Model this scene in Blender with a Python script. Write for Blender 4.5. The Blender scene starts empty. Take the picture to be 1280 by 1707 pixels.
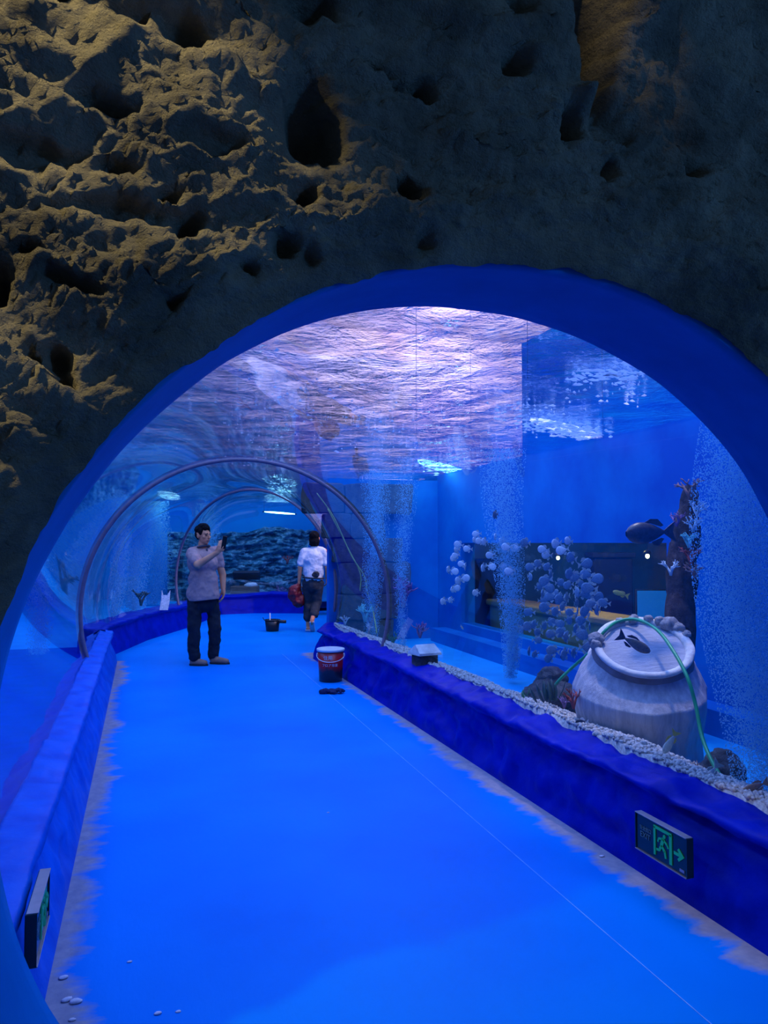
import bpy, bmesh, math, random
import numpy as np
from mathutils import Vector, Matrix, Euler

# ------------------------------------------------------------------ camera, world, exposure
scene = bpy.context.scene
COL = scene.collection
F_PX, CAM_H, YAW = 1282.0, 1.5, math.radians(17.5)
PITCH = math.atan((905.0 - 853.5) / F_PX)
cam_data = bpy.data.cameras.new('camera')
cam_data.sensor_fit = 'VERTICAL'
cam_data.sensor_height = 36.0
cam_data.lens = F_PX / 1707.0 * 36.0
cam_data.clip_start = 0.05
cam = bpy.data.objects.new('camera', cam_data)
cam.location = (0, 0, CAM_H)
cam.rotation_euler = (math.pi / 2 + PITCH, 0, -YAW)
COL.objects.link(cam)
scene.camera = cam

world = bpy.data.worlds.new('world')
scene.world = world
world.use_nodes = True
world.node_tree.nodes['Background'].inputs[0].default_value = (0.20, 0.36, 0.75, 1)
world.node_tree.nodes['Background'].inputs[1].default_value = 0.24

vs = scene.view_settings
vs.view_transform = 'Standard'
vs.look = 'None'
vs.exposure = -0.08
vs.gamma = 1.0
vs.use_curve_mapping = False
cy = scene.cycles
cy.max_bounces = 7
cy.diffuse_bounces = 2
cy.glossy_bounces = 3
cy.adaptive_threshold = 0.02
cy.transmission_bounces = 4
cy.transparent_max_bounces = 24
cy.caustics_reflective = False
cy.caustics_refractive = False
cy.sample_clamp_indirect = 6.0
cy.use_denoising = True


def spot(name, loc, target, power, color, size=0.15, angle=60, blend=0.6):
    d = bpy.data.lights.new(name, 'SPOT')
    d.energy = power
    d.color = color
    d.shadow_soft_size = size
    d.spot_size = math.radians(angle)
    d.spot_blend = blend
    o = bpy.data.objects.new(name, d)
    o.location = loc
    o.rotation_euler = (Vector(target) - Vector(loc)).to_track_quat('-Z', 'Y').to_euler()
    COL.objects.link(o)
    return o


def area(name, loc, target, power, color, sx, sy):
    d = bpy.data.lights.new(name, 'AREA')
    d.energy = power
    d.color = color
    d.shape = 'RECTANGLE'
    d.size = sx
    d.size_y = sy
    o = bpy.data.objects.new(name, d)
    o.location = loc
    o.rotation_euler = (Vector(target) - Vector(loc)).to_track_quat('-Z', 'Y').to_euler()
    COL.objects.link(o)
    return o


BLUE = (0.20, 0.38, 1.0)
# warm gallery spotlight high in front of the rock face, grazing down its left part
spot('gallery_spotlight', (-0.75, 1.15, 3.55), (-0.05, 1.85, 2.25), 150, (1.0, 0.82, 0.46), 0.03, 46, 0.7)
# blue flood panels of the tank hall, hung high above the water
area('hall_flood_right', (3.0, 6.0, 4.9), (3.0, 6.0, 0), 240, BLUE, 2.0, 8.0)
area('hall_flood_centre', (0.9, 6.5, 5.0), (0.9, 6.5, 0), 215, BLUE, 2.0, 9.0)
area('hall_flood_left', (-2.4, 7.5, 4.9), (-2.4, 7.5, 0), 240, BLUE, 1.6, 11.0)
area('hall_flood_bend', (2.5, 15.5, 4.9), (2.5, 15.5, 0), 340, BLUE, 8.0, 5.0)
# pinkish white work light washing the pale service wall above the water
area('service_light', (5.0, 10.6, 4.8), (4.9, 13.5, 4.2), 270, (0.92, 0.72, 0.95), 2.6, 0.4)
# added azure wash light, brightening the hall wall right of the tank
area('hall_fill_wash', (6.6, 6.5, 4.9), (9.4, 8.0, 3.4), 260, (0.08, 0.5, 1.0), 0.6, 6.0)
# added white spot high over the right tank, brightening the clay stump
spot('stump_fill_spot', (3.35, 4.9, 4.6), (2.9, 4.2, 0.6), 330, (1.0, 0.86, 0.92), 0.12, 26, 0.9)
# added blue fill behind the camera for the tunnel's spill on the rock, and a stray warm beam on the rock at the top right
area('rock_blue_fill', (3.4, -1.4, 2.6), (1.9, 1.9, 2.1), 62, (0.06, 0.28, 1.0), 0.6, 0.6)
spot('gallery_spotlight_right', (0.55, 0.75, 4.0), (1.30, 1.82, 2.95), 40, (1.0, 0.78, 0.45), 0.03, 12, 0.8)

# ------------------------------------------------------------------ helpers
TAU = 2 * math.pi


def at(px, py, fwd):
    """a point of the place seen at a pixel of the 1280x1707 photo, fwd metres ahead of the camera"""
    a = (px - 640.0) / F_PX
    b = (853.5 - py) / F_PX
    f = math.cos(PITCH) - b * math.sin(PITCH)
    u = math.sin(PITCH) + b * math.cos(PITCH)
    s = fwd / f
    r, u = a * s, u * s
    return Vector((r * math.cos(YAW) + fwd * math.sin(YAW), -r * math.sin(YAW) + fwd * math.cos(YAW), CAM_H + u))


def _hash(ix, iy, iz, seed):
    n = (ix.astype(np.int64) * 374761393 + iy.astype(np.int64) * 668265263 + iz.astype(np.int64) * 2147483647 + seed * 1442695041) & 0xffffffff
    n = ((n ^ (n >> 13)) * 1274126177) & 0xffffffff
    n = ((n ^ (n >> 16)) * 2246822519) & 0xffffffff
    n = n ^ (n >> 15)
    return (n & 0xffffff) / float(0xffffff)


def vnoise(p, seed=0):
    """smooth value noise in 0..1 of an (n,3) array"""
    p = np.asarray(p, dtype=np.float64)
    i = np.floor(p).astype(np.int64)
    f = p - i
    f = f * f * f * (f * (f * 6 - 15) + 10)
    r = 0
    for dx in (0, 1):
        wx = f[:, 0] if dx else 1 - f[:, 0]
        for dy in (0, 1):
            wy = f[:, 1] if dy else 1 - f[:, 1]
            for dz in (0, 1):
                wz = f[:, 2] if dz else 1 - f[:, 2]
                r = r + wx * wy * wz * _hash(i[:, 0] + dx, i[:, 1] + dy, i[:, 2] + dz, seed)
    return r


def fbm(p, octaves=4, gain=0.5, lac=2.03, seed=0, ridge=False):
    p = np.asarray(p, dtype=np.float64)
    a, s, t = 1.0, 0.0, 0.0
    for k in range(octaves):
        n = vnoise(p, seed + k * 17)
        n = 1 - np.abs(2 * n - 1) if ridge else n
        s = s + a * n
        t += a
        a *= gain
        p = p * lac + 13.7
    return s / t


def link(name, me, mat=None, parent=None):
    o = bpy.data.objects.new(name, me)
    COL.objects.link(o)
    if mat is not None and not me.materials:
        me.materials.append(mat)
    if parent is not None:
        o.parent = parent
    return o


def mesh(verts, faces, smooth=True):
    me = bpy.data.meshes.new('mesh')
    me.from_pydata([tuple(v) for v in verts], [], [tuple(f) for f in faces])
    me.update()
    if smooth:
        me.polygons.foreach_set('use_smooth', [True] * len(me.polygons))
    return me


def grid_mesh(P, smooth=True, close_u=False, flip=False):
    """P: (n, m, 3) array of points"""
    n, m = P.shape[:2]
    idx = np.arange(n * m).reshape(n, m)
    if close_u:
        idx = np.vstack([idx, idx[:1]])
    a, b, c, d = idx[:-1, :-1].ravel(), idx[1:, :-1].ravel(), idx[1:, 1:].ravel(), idx[:-1, 1:].ravel()
    f = np.stack([a, b, c, d] if not flip else [a, d, c, b], 1)
    V = P.reshape(-1, 3)
    me = bpy.data.meshes.new('mesh')
    me.vertices.add(len(V))
    me.vertices.foreach_set('co', V.astype(np.float32).ravel())
    me.loops.add(f.size)
    me.loops.foreach_set('vertex_index', f.astype(np.int32).ravel())
    me.polygons.add(len(f))
    me.polygons.foreach_set('loop_start', np.arange(0, f.size, 4, dtype=np.int32))
    me.polygons.foreach_set('loop_total', np.full(len(f), 4, dtype=np.int32))
    me.update(calc_edges=True)
    me.validate()
    if smooth:
        me.polygons.foreach_set('use_smooth', [True] * len(me.polygons))
    return me


def tris_mesh(V, Fc, smooth=True):
    k = Fc.shape[1]
    me = bpy.data.meshes.new('mesh')
    me.vertices.add(len(V))
    me.vertices.foreach_set('co', np.asarray(V, np.float32).ravel())
    me.loops.add(Fc.size)
    me.loops.foreach_set('vertex_index', Fc.astype(np.int32).ravel())
    me.polygons.add(len(Fc))
    me.polygons.foreach_set('loop_start', np.arange(0, Fc.size, k, dtype=np.int32))
    me.polygons.foreach_set('loop_total', np.full(len(Fc), k, dtype=np.int32))
    me.update(calc_edges=True)
    if smooth:
        me.polygons.foreach_set('use_smooth', [True] * len(me.polygons))
    return me


def tag(o, label=None, cat=None, group=None, kind=None):
    if label:
        o['label'] = label
    if cat:
        o['category'] = cat
    if group:
        o['group'] = group
    if kind:
        o['kind'] = kind
    return o


def empty(name, loc=(0, 0, 0), rz=0.0):
    o = bpy.data.objects.new(name, None)
    o.location = loc
    o.rotation_euler = (0, 0, rz)
    COL.objects.link(o)
    return o


def bm_box(bm, c, s, rot=None, bevel=0.0):
    r = bmesh.ops.create_cube(bm, size=1.0)
    M = Matrix.Translation(c) @ (rot.to_matrix().to_4x4() if rot else Matrix()) @ Matrix.Diagonal((s[0], s[1], s[2], 1))
    bmesh.ops.transform(bm, matrix=M, verts=r['verts'])
    if bevel:
        es = list({e for v in r['verts'] for e in v.link_edges})
        bmesh.ops.bevel(bm, geom=es, offset=bevel, segments=2, affect='EDGES', profile=0.5)


def done(bm, smooth=True):
    me = bpy.data.meshes.new('mesh')
    bmesh.ops.recalc_face_normals(bm, faces=bm.faces)
    bm.to_mesh(me)
    bm.free()
    if smooth:
        me.polygons.foreach_set('use_smooth', [True] * len(me.polygons))
    return me


def box_mesh(c, s, bevel=0.0, rot=None, smooth=False):
    bm = bmesh.new()
    bm_box(bm, c, s, rot, bevel)
    return done(bm, smooth)


def tube_pts(pts, radii, seg=8, caps=True):
    """verts and faces of a tube through pts"""
    pts = [Vector(p) for p in pts]
    n = len(pts)
    if not hasattr(radii, '__len__'):
        radii = [radii] * n
    V, Fc = [], []
    t0 = (pts[1] - pts[0]).normalized()
    ref = Vector((0, 0, 1)) if abs(t0.z) < 0.9 else Vector((1, 0, 0))
    x = t0.cross(ref).normalized()
    for i in range(n):
        t = (pts[min(i + 1, n - 1)] - pts[max(i - 1, 0)]).normalized()
        x = (x - t * x.dot(t)).normalized()
        y = t.cross(x)
        for k in range(seg):
            a = TAU * k / seg
            V.append(pts[i] + (x * math.cos(a) + y * math.sin(a)) * radii[i])
    for i in range(n - 1):
        for k in range(seg):
            k2 = (k + 1) % seg
            Fc.append((i * seg + k, i * seg + k2, (i + 1) * seg + k2, (i + 1) * seg + k))
    if caps:
        Fc.append(tuple(range(seg - 1, -1, -1)))
        Fc.append(tuple((n - 1) * seg + k for k in range(seg)))
    return V, Fc


def tube(pts, radii, seg=8):
    return mesh(*tube_pts(pts, radii, seg))


def smooth_path(pts, n=40):
    """Catmull-Rom through pts"""
    P = [Vector(p) for p in pts]
    P = [P[0] * 2 - P[1]] + P + [P[-1] * 2 - P[-2]]
    out = []
    segs = len(P) - 3
    for i in range(segs):
        m = max(2, n // segs)
        for k in range(m):
            t = k / m
            a, b, c, d = P[i], P[i + 1], P[i + 2], P[i + 3]
            out.append(0.5 * ((2 * b) + (c - a) * t + (2 * a - 5 * b + 4 * c - d) * t * t + (3 * b - a - 3 * c + d) * t ** 3))
    out.append(P[-2])
    return out


def lathe(profile, seg=32, caps=True):
    """profile: (r, z) list -> mesh around z"""
    V, Fc = [], []
    for r, z in profile:
        for k in range(seg):
            a = TAU * k / seg
            V.append((r * math.cos(a), r * math.sin(a), z))
    for i in range(len(profile) - 1):
        for k in range(seg):
            k2 = (k + 1) % seg
            Fc.append((i * seg + k, i * seg + k2, (i + 1) * seg + k2, (i + 1) * seg + k))
    if caps:
        Fc.append(tuple(range(seg - 1, -1, -1)))
        Fc.append(tuple((len(profile) - 1) * seg + k for k in range(seg)))
    return mesh(V, Fc)


def add_caps(bm, p0, r0, p1, r1, seg=14):
    """a tapered capsule added to a bmesh (closed)"""
    p0, p1 = Vector(p0), Vector(p1)
    d = p1 - p0
    L = max(d.length, 1e-5)
    q = d.to_track_quat('Z', 'Y').to_matrix().to_4x4()
    prof = []
    for k in range(0, 6):
        a = math.pi / 2 * k / 5
        prof.append((r0 * math.sin(a), -r0 * math.cos(a)))
    for k in range(0, 6):
        a = math.pi / 2 * k / 5
        prof.append((r1 * math.cos(a), L + r1 * math.sin(a)))
    M = Matrix.Translation(p0) @ q
    rings = []
    for r, z in prof[1:-1]:
        rings.append([bm.verts.new(M @ Vector((r * math.cos(TAU * k / seg), r * math.sin(TAU * k / seg), z))) for k in range(seg)])
    a = bm.verts.new(M @ Vector((0, 0, -r0)))
    b = bm.verts.new(M @ Vector((0, 0, L + r1)))
    for i in range(len(rings) - 1):
        for k in range(seg):
            bm.faces.new((rings[i][k], rings[i][(k + 1) % seg], rings[i + 1][(k + 1) % seg], rings[i + 1][k]))
    for k in range(seg):
        bm.faces.new((a, rings[0][(k + 1) % seg], rings[0][k]))
        bm.faces.new((b, rings[-1][k], rings[-1][(k + 1) % seg]))


def add_ell(bm, c, r, rot=None, sub=3):
    g = bmesh.ops.create_icosphere(bm, subdivisions=sub, radius=1.0)
    M = Matrix.Translation(c) @ (rot.to_matrix().to_4x4() if rot else Matrix()) @ Matrix.Diagonal((r[0], r[1], r[2], 1))
    bmesh.ops.transform(bm, matrix=M, verts=g['verts'])


def remesh(bm, voxel=0.012, smooth=4, factor=0.5):
    """one continuous surface out of overlapping closed shapes"""
    me = bpy.data.meshes.new('tmp')
    bmesh.ops.recalc_face_normals(bm, faces=bm.faces)
    bm.to_mesh(me)
    bm.free()
    o = bpy.data.objects.new('tmp', me)
    COL.objects.link(o)
    m = o.modifiers.new('r', 'REMESH')
    m.mode = 'VOXEL'
    m.voxel_size = voxel
    m.use_smooth_shade = True
    if smooth:
        s = o.modifiers.new('s', 'SMOOTH')
        s.iterations = smooth
        s.factor = factor
    dg = bpy.context.evaluated_depsgraph_get()
    out = bpy.data.meshes.new_from_object(o.evaluated_get(dg))
    bpy.data.objects.remove(o)
    bpy.data.meshes.remove(me)
    out.polygons.foreach_set('use_smooth', [True] * len(out.polygons))
    return out


def get_co(me):
    c = np.empty(len(me.vertices) * 3, np.float32)
    me.vertices.foreach_get('co', c)
    return c.reshape(-1, 3).astype(np.float64)


def set_co(me, c):
    me.vertices.foreach_set('co', c.astype(np.float32).ravel())
    me.update()


def displace(me, amp, scale, octaves=4, seed=0, ridge=False, bias=0.5):
    c = get_co(me)
    n = np.empty(len(me.vertices) * 3, np.float32)
    me.vertices.foreach_get('normal', n)
    n = n.reshape(-1, 3)
    d = (fbm(c * scale + 50, octaves, seed=seed, ridge=ridge) - bias) * amp
    set_co(me, c + n * d[:, None])
    return me


# ------------------------------------------------------------------ materials
def new_mat(name):
    m = bpy.data.materials.new(name)
    m.use_nodes = True
    nt = m.node_tree
    return m, nt, nt.nodes, nt.links, nt.nodes['Principled BSDF']


def noise_node(nt, scale, detail=4, rough=0.55, stretch=None, distort=0.0):
    tc = nt.nodes.new('ShaderNodeTexCoord')
    mp = nt.nodes.new('ShaderNodeMapping')
    nt.links.new(tc.outputs['Object'], mp.inputs['Vector'])
    if stretch:
        mp.inputs['Scale'].default_value = stretch
    n = nt.nodes.new('ShaderNodeTexNoise')
    n.inputs['Scale'].default_value = scale
    n.inputs['Detail'].default_value = detail
    n.inputs['Roughness'].default_value = rough
    n.inputs['Distortion'].default_value = distort
    nt.links.new(mp.outputs['Vector'], n.inputs['Vector'])
    return n


def ramp(nt, src, stops):
    r = nt.nodes.new('ShaderNodeValToRGB')
    e = r.color_ramp.elements
    while len(e) < len(stops):
        e.new(0.5)
    for k, (p, c) in enumerate(stops):
        e[k].position = p
        e[k].color = (c[0], c[1], c[2], 1)
    nt.links.new(src, r.inputs['Fac'])
    return r


def paint(name, c1, c2=None, rough=0.5, scale=8, bump=0.0, bscale=40, spec=0.5, stretch=None, metal=0.0, lo=0.35, hi=0.65, detail=5):
    m, nt, N, L, b = new_mat(name)
    b.inputs['Roughness'].default_value = rough
    b.inputs['Specular IOR Level'].default_value = spec
    b.inputs['Metallic'].default_value = metal
    c2 = c2 or tuple(x * 0.75 for x in c1)
    n = noise_node(nt, scale, detail, stretch=stretch)
    r = ramp(nt, n.outputs['Fac'], [(lo, c1), (hi, c2)])
    L.new(r.outputs['Color'], b.inputs['Base Color'])
    if bump:
        n2 = noise_node(nt, bscale, 5, 0.6, stretch=stretch)
        bp = N.new('ShaderNodeBump')
        bp.inputs['Strength'].default_value = bump
        bp.inputs['Distance'].default_value = 0.02
        L.new(n2.outputs['Fac'], bp.inputs['Height'])
        L.new(bp.outputs['Normal'], b.inputs['Normal'])
    return m


def schlick_glass(name, tint=(1, 1, 1), f0=0.03, rough=0.0, gcol=(1, 1, 1), fmax=0.92):
    """clear sheet: lets light straight through, mirrors at grazing angles"""
    m, nt, N, L, b = new_mat(name)
    N.remove(b)
    lw = N.new('ShaderNodeLayerWeight')
    lw.inputs['Blend'].default_value = 0.5
    pw = N.new('ShaderNodeMath'); pw.operation = 'POWER'; pw.inputs[1].default_value = 5.0
    L.new(lw.outputs['Facing'], pw.inputs[0])
    mr = N.new('ShaderNodeMapRange')
    mr.inputs['To Min'].default_value = f0
    mr.inputs['To Max'].default_value = fmax
    L.new(pw.outputs[0], mr.inputs['Value'])
    t = N.new('ShaderNodeBsdfTransparent'); t.inputs['Color'].default_value = (*tint, 1)
    g = N.new('ShaderNodeBsdfGlossy'); g.inputs['Roughness'].default_value = rough
    g.inputs['Color'].default_value = (*gcol, 1)
    mx = N.new('ShaderNodeMixShader')
    L.new(mr.outputs['Result'], mx.inputs['Fac'])
    L.new(t.outputs[0], mx.inputs[1])
    L.new(g.outputs[0], mx.inputs[2])
    L.new(mx.outputs[0], N['Material Output'].inputs['Surface'])
    return m


def emit(name, color, strength):
    m, nt, N, L, b = new_mat(name)
    b.inputs['Base Color'].default_value = (*color, 1)
    b.inputs['Emission Color'].default_value = (*color, 1)
    b.inputs['Emission Strength'].default_value = strength
    b.inputs['Roughness'].default_value = 0.5
    return m


M = {}
M['acrylic'] = schlick_glass('clear_acrylic', (0.97, 0.985, 1.0), 0.03, 0.02)
M['pane'] = schlick_glass('window_pane', (0.75, 0.95, 1.0), 0.04, 0.03)
M['blue_paint'] = paint('ultramarine_paint', (0.0004, 0.014, 0.42), (0.0002, 0.008, 0.30), 0.40, 6, 0.12, 60, 0.05)
M['kerb_azure'] = paint('azure_kerb_paint', (0.0006, 0.14, 0.72), (0.0005, 0.08, 0.55), 0.45, 5, 0.12, 50, 0.1)
M['jamb_paint'] = paint('azure_wall_paint', (0.0004, 0.18, 0.48), (0.0004, 0.14, 0.40), 0.55, 4, 0.05, 30, 0.08)
M['tank_paint'] = paint('tank_wall_paint', (0.002, 0.22, 0.62), (0.001, 0.11, 0.48), 0.6, 1.2, 0, 30, 0.2)
M['tank_floor'] = paint('tank_floor_paint', (0.01, 0.42, 0.85), (0.005, 0.33, 0.78), 0.6, 3, 0.05, 30, 0.2)
M['steel'] = paint('joint_sealant', (0.26, 0.18, 0.24), (0.2, 0.15, 0.2), 0.5, 20, 0, 30, 0.25)
M['pale_plaster'] = paint('pale_plaster', (0.85, 0.78, 0.80), (0.6, 0.5, 0.55), 0.9, 1.6, 0, 10, 0.1)
M['hall_paint'] = paint('azure_hall_paint', (0.004, 0.42, 0.85), (0.003, 0.34, 0.8), 0.6, 1.2, 0, 30, 0.2)
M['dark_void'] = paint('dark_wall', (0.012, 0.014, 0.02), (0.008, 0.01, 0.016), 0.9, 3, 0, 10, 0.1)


# water surface seen from below: mirrors below the critical angle, opens above it
def water_material():
    m, nt, N, L, b = new_mat('rippled_water')
    N.remove(b)
    n1 = noise_node(nt, 3.6, 5, 0.62, stretch=(1.0, 0.8, 1.0), distort=0.6)
    n2 = noise_node(nt, 17.0, 4, 0.65)
    ad = N.new('ShaderNodeMath'); ad.operation = 'MULTIPLY_ADD'; ad.inputs[1].default_value = 0.24
    L.new(n2.outputs['Fac'], ad.inputs[0]); L.new(n1.outputs['Fac'], ad.inputs[2])
    bp = N.new('ShaderNodeBump'); bp.inputs['Strength'].default_value = 1.0; bp.inputs['Distance'].default_value = 0.035
    L.new(ad.outputs[0], bp.inputs['Height'])
    lw = N.new('ShaderNodeLayerWeight'); lw.inputs['Blend'].default_value = 0.5
    L.new(bp.outputs['Normal'], lw.inputs['Normal'])
    fr = N.new('ShaderNodeMapRange'); fr.interpolation_type = 'SMOOTHSTEP'
    fr.inputs['From Min'].default_value = 0.66; fr.inputs['From Max'].default_value = 0.80
    fr.inputs['To Min'].default_value = 0.03; fr.inputs['To Max'].default_value = 1.0
    L.new(lw.outputs['Facing'], fr.inputs['Value'])
    t = N.new('ShaderNodeBsdfTransparent'); t.inputs['Color'].default_value = (0.92, 0.96, 1, 1)
    g = N.new('ShaderNodeBsdfGlossy'); g.inputs['Roughness'].default_value = 0.03
    g.inputs['Color'].default_value = (0.85, 0.93, 1, 1)
    L.new(bp.outputs['Normal'], g.inputs['Normal'])
    mx = N.new('ShaderNodeMixShader')
    L.new(fr.outputs[0], mx.inputs['Fac']); L.new(t.outputs[0], mx.inputs[1]); L.new(g.outputs[0], mx.inputs[2])
    L.new(mx.outputs[0], N['Material Output'].inputs['Surface'])
    return m


M['water'] = water_material()


def floor_material():
    m, nt, N, L, b = new_mat('blue_floor_paint')
    tc = N.new('ShaderNodeTexCoord')
    sx = N.new('ShaderNodeSeparateXYZ'); L.new(tc.outputs['Object'], sx.inputs[0])
    # distance from the passage centre line (x = 0.95) -> bare concrete where the roller did not reach
    su = N.new('ShaderNodeMath'); su.operation = 'SUBTRACT'; su.inputs[1].default_value = 0.945
    L.new(sx.outputs['X'], su.inputs[0])
    ab = N.new('ShaderNodeMath'); ab.operation = 'ABSOLUTE'; L.new(su.outputs[0], ab.inputs[0])
    n = noise_node(nt, 5.0, 6, 0.62, stretch=(0.55, 1.6, 1))
    nb = noise_node(nt, 0.7, 2, 0.5)
    a1 = N.new('ShaderNodeMath'); a1.operation = 'MULTIPLY_ADD'; a1.inputs[1].default_value = 0.34
    L.new(n.outputs['Fac'], a1.inputs[0]); L.new(ab.outputs[0], a1.inputs[2])
    a2 = N.new('ShaderNodeMath'); a2.operation = 'MULTIPLY_ADD'; a2.inputs[1].default_value = 0.30
    L.new(nb.outputs['Fac'], a2.inputs[0]); L.new(a1.outputs[0], a2.inputs[2])
    gy = N.new('ShaderNodeMath'); gy.operation = 'GREATER_THAN'; gy.inputs[1].default_value = 10.4
    L.new(sx.outputs['Y'], gy.inputs[0])
    a3 = N.new('ShaderNodeMath'); a3.operation = 'SUBTRACT'
    gm = N.new('ShaderNodeMath'); gm.operation = 'MULTIPLY'; gm.inputs[1].default_value = 20.0
    L.new(gy.outputs[0], gm.inputs[0])
    L.new(a2.outputs[0], a3.inputs[0]); L.new(gm.outputs[0], a3.inputs[1])
    a2 = a3
    edge = N.new('ShaderNodeMapRange')
    edge.inputs['From Min'].default_value = 1.42; edge.inputs['From Max'].default_value = 1.50
    L.new(a2.outputs[0], edge.inputs['Value'])
    big = noise_node(nt, 0.9, 3, 0.5)
    blue = ramp(nt, big.outputs['Fac'], [(0.3, (0.0006, 0.26, 0.80)), (0.7, (0.0005, 0.19, 0.70))])
    conc = noise_node(nt, 18, 5, 0.6)
    cc = ramp(nt, conc.outputs['Fac'], [(0.3, (0.30, 0.27, 0.34)), (0.7, (0.46, 0.38, 0.42))])
    mx = N.new('ShaderNodeMix'); mx.data_type = 'RGBA'
    L.new(edge.outputs['Result'], mx.inputs[0]); L.new(blue.outputs['Color'], mx.inputs[6]); L.new(cc.outputs['Color'], mx.inputs[7])
    L.new(mx.outputs[2], b.inputs['Base Color'])
    b.inputs['Roughness'].default_value = 0.42
    b.inputs['Specular IOR Level'].default_value = 0.02
    fine = noise_node(nt, 26, 4, 0.6, stretch=(1, 0.35, 1))
    bp = N.new('ShaderNodeBump'); bp.inputs['Strength'].default_value = 0.08; bp.inputs['Distance'].default_value = 0.02
    L.new(fine.outputs['Fac'], bp.inputs['Height']); L.new(bp.outputs['Normal'], b.inputs['Normal'])
    return m


M['floor'] = floor_material()


def rock_material(name, stops, scale=3.0, bump=0.9, bscale=22, dist=0.03):
    m, nt, N, L, b = new_mat(name)
    n = noise_node(nt, scale, 8, 0.65, distort=0.4)
    r = ramp(nt, n.outputs['Fac'], stops)
    L.new(r.outputs['Color'], b.inputs['Base Color'])
    b.inputs['Roughness'].default_value = 0.95
    b.inputs['Specular IOR Level'].default_value = 0.1
    n2 = noise_node(nt, bscale, 8, 0.7, stretch=(1, 1, 1.6))
    n3 = noise_node(nt, bscale * 4.5, 4, 0.7)
    ad = N.new('ShaderNodeMath'); ad.operation = 'MULTIPLY_ADD'; ad.inputs[1].default_value = 0.45
    L.new(n3.outputs['Fac'], ad.inputs[0]); L.new(n2.outputs['Fac'], ad.inputs[2])
    bp = N.new('ShaderNodeBump'); bp.inputs['Strength'].default_value = bump; bp.inputs['Distance'].default_value = dist
    L.new(ad.outputs[0], bp.inputs['Height']); L.new(bp.outputs['Normal'], b.inputs['Normal'])
    return m


M['cave_rock'] = rock_material('cave_rock', [(0.28, (0.10, 0.085, 0.055)), (0.5, (0.25, 0.22, 0.14)), (0.72, (0.42, 0.36, 0.22))], 4.0, 1.0, 24, 0.035)
M['reef_rock'] = rock_material('reef_rock', [(0.3, (0.05, 0.05, 0.06)), (0.55, (0.14, 0.14, 0.15)), (0.75, (0.30, 0.28, 0.30))], 9.0, 0.9, 30, 0.03)
M['stone_block'] = rock_material('stone_block', [(0.3, (0.07, 0.07, 0.07)), (0.6, (0.14, 0.13, 0.12)), (0.8, (0.22, 0.20, 0.18))], 5.0, 0.7, 18, 0.03)

# ------------------------------------------------------------------ the tunnel
ZC, BV = 0.85, 1.50           # springing height and rise of the acrylic vault
ZW = 2.45                     # water level
SECT = [((-0.55, 2.32), (2.52, 2.32)),
        ((-0.55, 7.80), (2.52, 7.80)),
        ((-0.52, 10.9), (2.52, 9.25)),
        ((-0.15, 12.7), (2.52, 9.85)),
        ((0.60, 14.35), (2.55, 10.25)),
        ((1.40, 17.0), (2.75, 10.65)),
        ((3.35, 16.6), (3.95, 11.3))]


def section_points(l, r, n=64, t0=-0.376, extra=0.0):
    l, r = Vector((l[0], l[1], 0)), Vector((r[0], r[1], 0))
    c = (l + r) / 2
    ax = (r - l) / 2
    a = ax.length
    ax = ax / a
    out = []
    for k in range(n + 1):
        t = t0 + (math.pi - 2 * t0) * k / n
        out.append(c + ax * ((a + extra) * math.cos(t)) + Vector((0, 0, ZC + (BV + extra) * math.sin(t))))
    return out


def panel(name, secs, sub):
    rows = []
    L_ = smooth_path([(s[0][0], s[0][1], 0) for s in secs], sub * (len(secs) - 1)) if len(secs) > 2 else [Vector((*secs[0][0], 0)).lerp(Vector((*secs[1][0], 0)), k / sub) for k in range(sub + 1)]
    R_ = smooth_path([(s[1][0], s[1][1], 0) for s in secs], sub * (len(secs) - 1)) if len(secs) > 2 else [Vector((*secs[0][1], 0)).lerp(Vector((*secs[1][1], 0)), k / sub) for k in range(sub + 1)]
    for a, b in zip(L_, R_):
        rows.append([tuple(p) for p in section_points(a, b)])
    me = grid_mesh(np.array(rows))
    o = link(name, me, M['acrylic'])
    tag(o, kind='structure')
    return o


panel('window_1', SECT[0:2], 8)
panel('window_2', SECT[1:5], 6)
panel('window_3', SECT[4:7], 8)


def ring(name, sec, extra=0.0, w=0.03, mat='steel'):
    pts = section_points(sec[0], sec[1], 96, -0.34, extra)
    V, Fc = tube_pts(pts, w, 8)
    o = link(name, mesh(V, Fc), M[mat])
    return tag(o, kind='structure')


ring('trim_1', SECT[1], -0.012, 0.019)
ring('trim_2', SECT[4], -0.012, 0.022)


# entrance jamb: the blue painted barrel between rock and acrylic
def arch_band(name, cx, cz, R, y0, y1, t0, mat, thick=0.0, wob=0.0):
    rows = []
    ny = 8
    ts = np.linspace(t0, math.pi - t0, 140)
    for j in range(ny + 1):
        y = y0 + (y1 - y0) * j / ny
        rows.append([(cx + R * math.cos(t), y, cz + R * math.sin(t)) for t in ts])
    for r2 in (R + 0.02, R + 0.045):
        rows.insert(0, [(cx + r2 * math.cos(t), y0, cz + r2 * math.sin(t)) for t in ts])
    for r2, y2 in ((R + 0.12, y1), (R + 0.25, y1)):
        rows.append([(cx + r2 * math.cos(t), y2, cz + r2 * math.sin(t)) for t in ts])
    P = np.array(rows)
    n = (fbm(P.reshape(-1, 3) * 1.7, 3, seed=5) - 0.5) * wob
    P = P.reshape(-1, 3)
    d = P - np.array([cx, 0, cz]); d[:, 1] = 0
    d /= np.linalg.norm(d, axis=1)[:, None]
    P = P + d * n[:, None]
    me = grid_mesh(P.reshape(len(rows), len(ts), 3))
    return tag(link(name, me, M[mat]), kind='structure')


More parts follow.
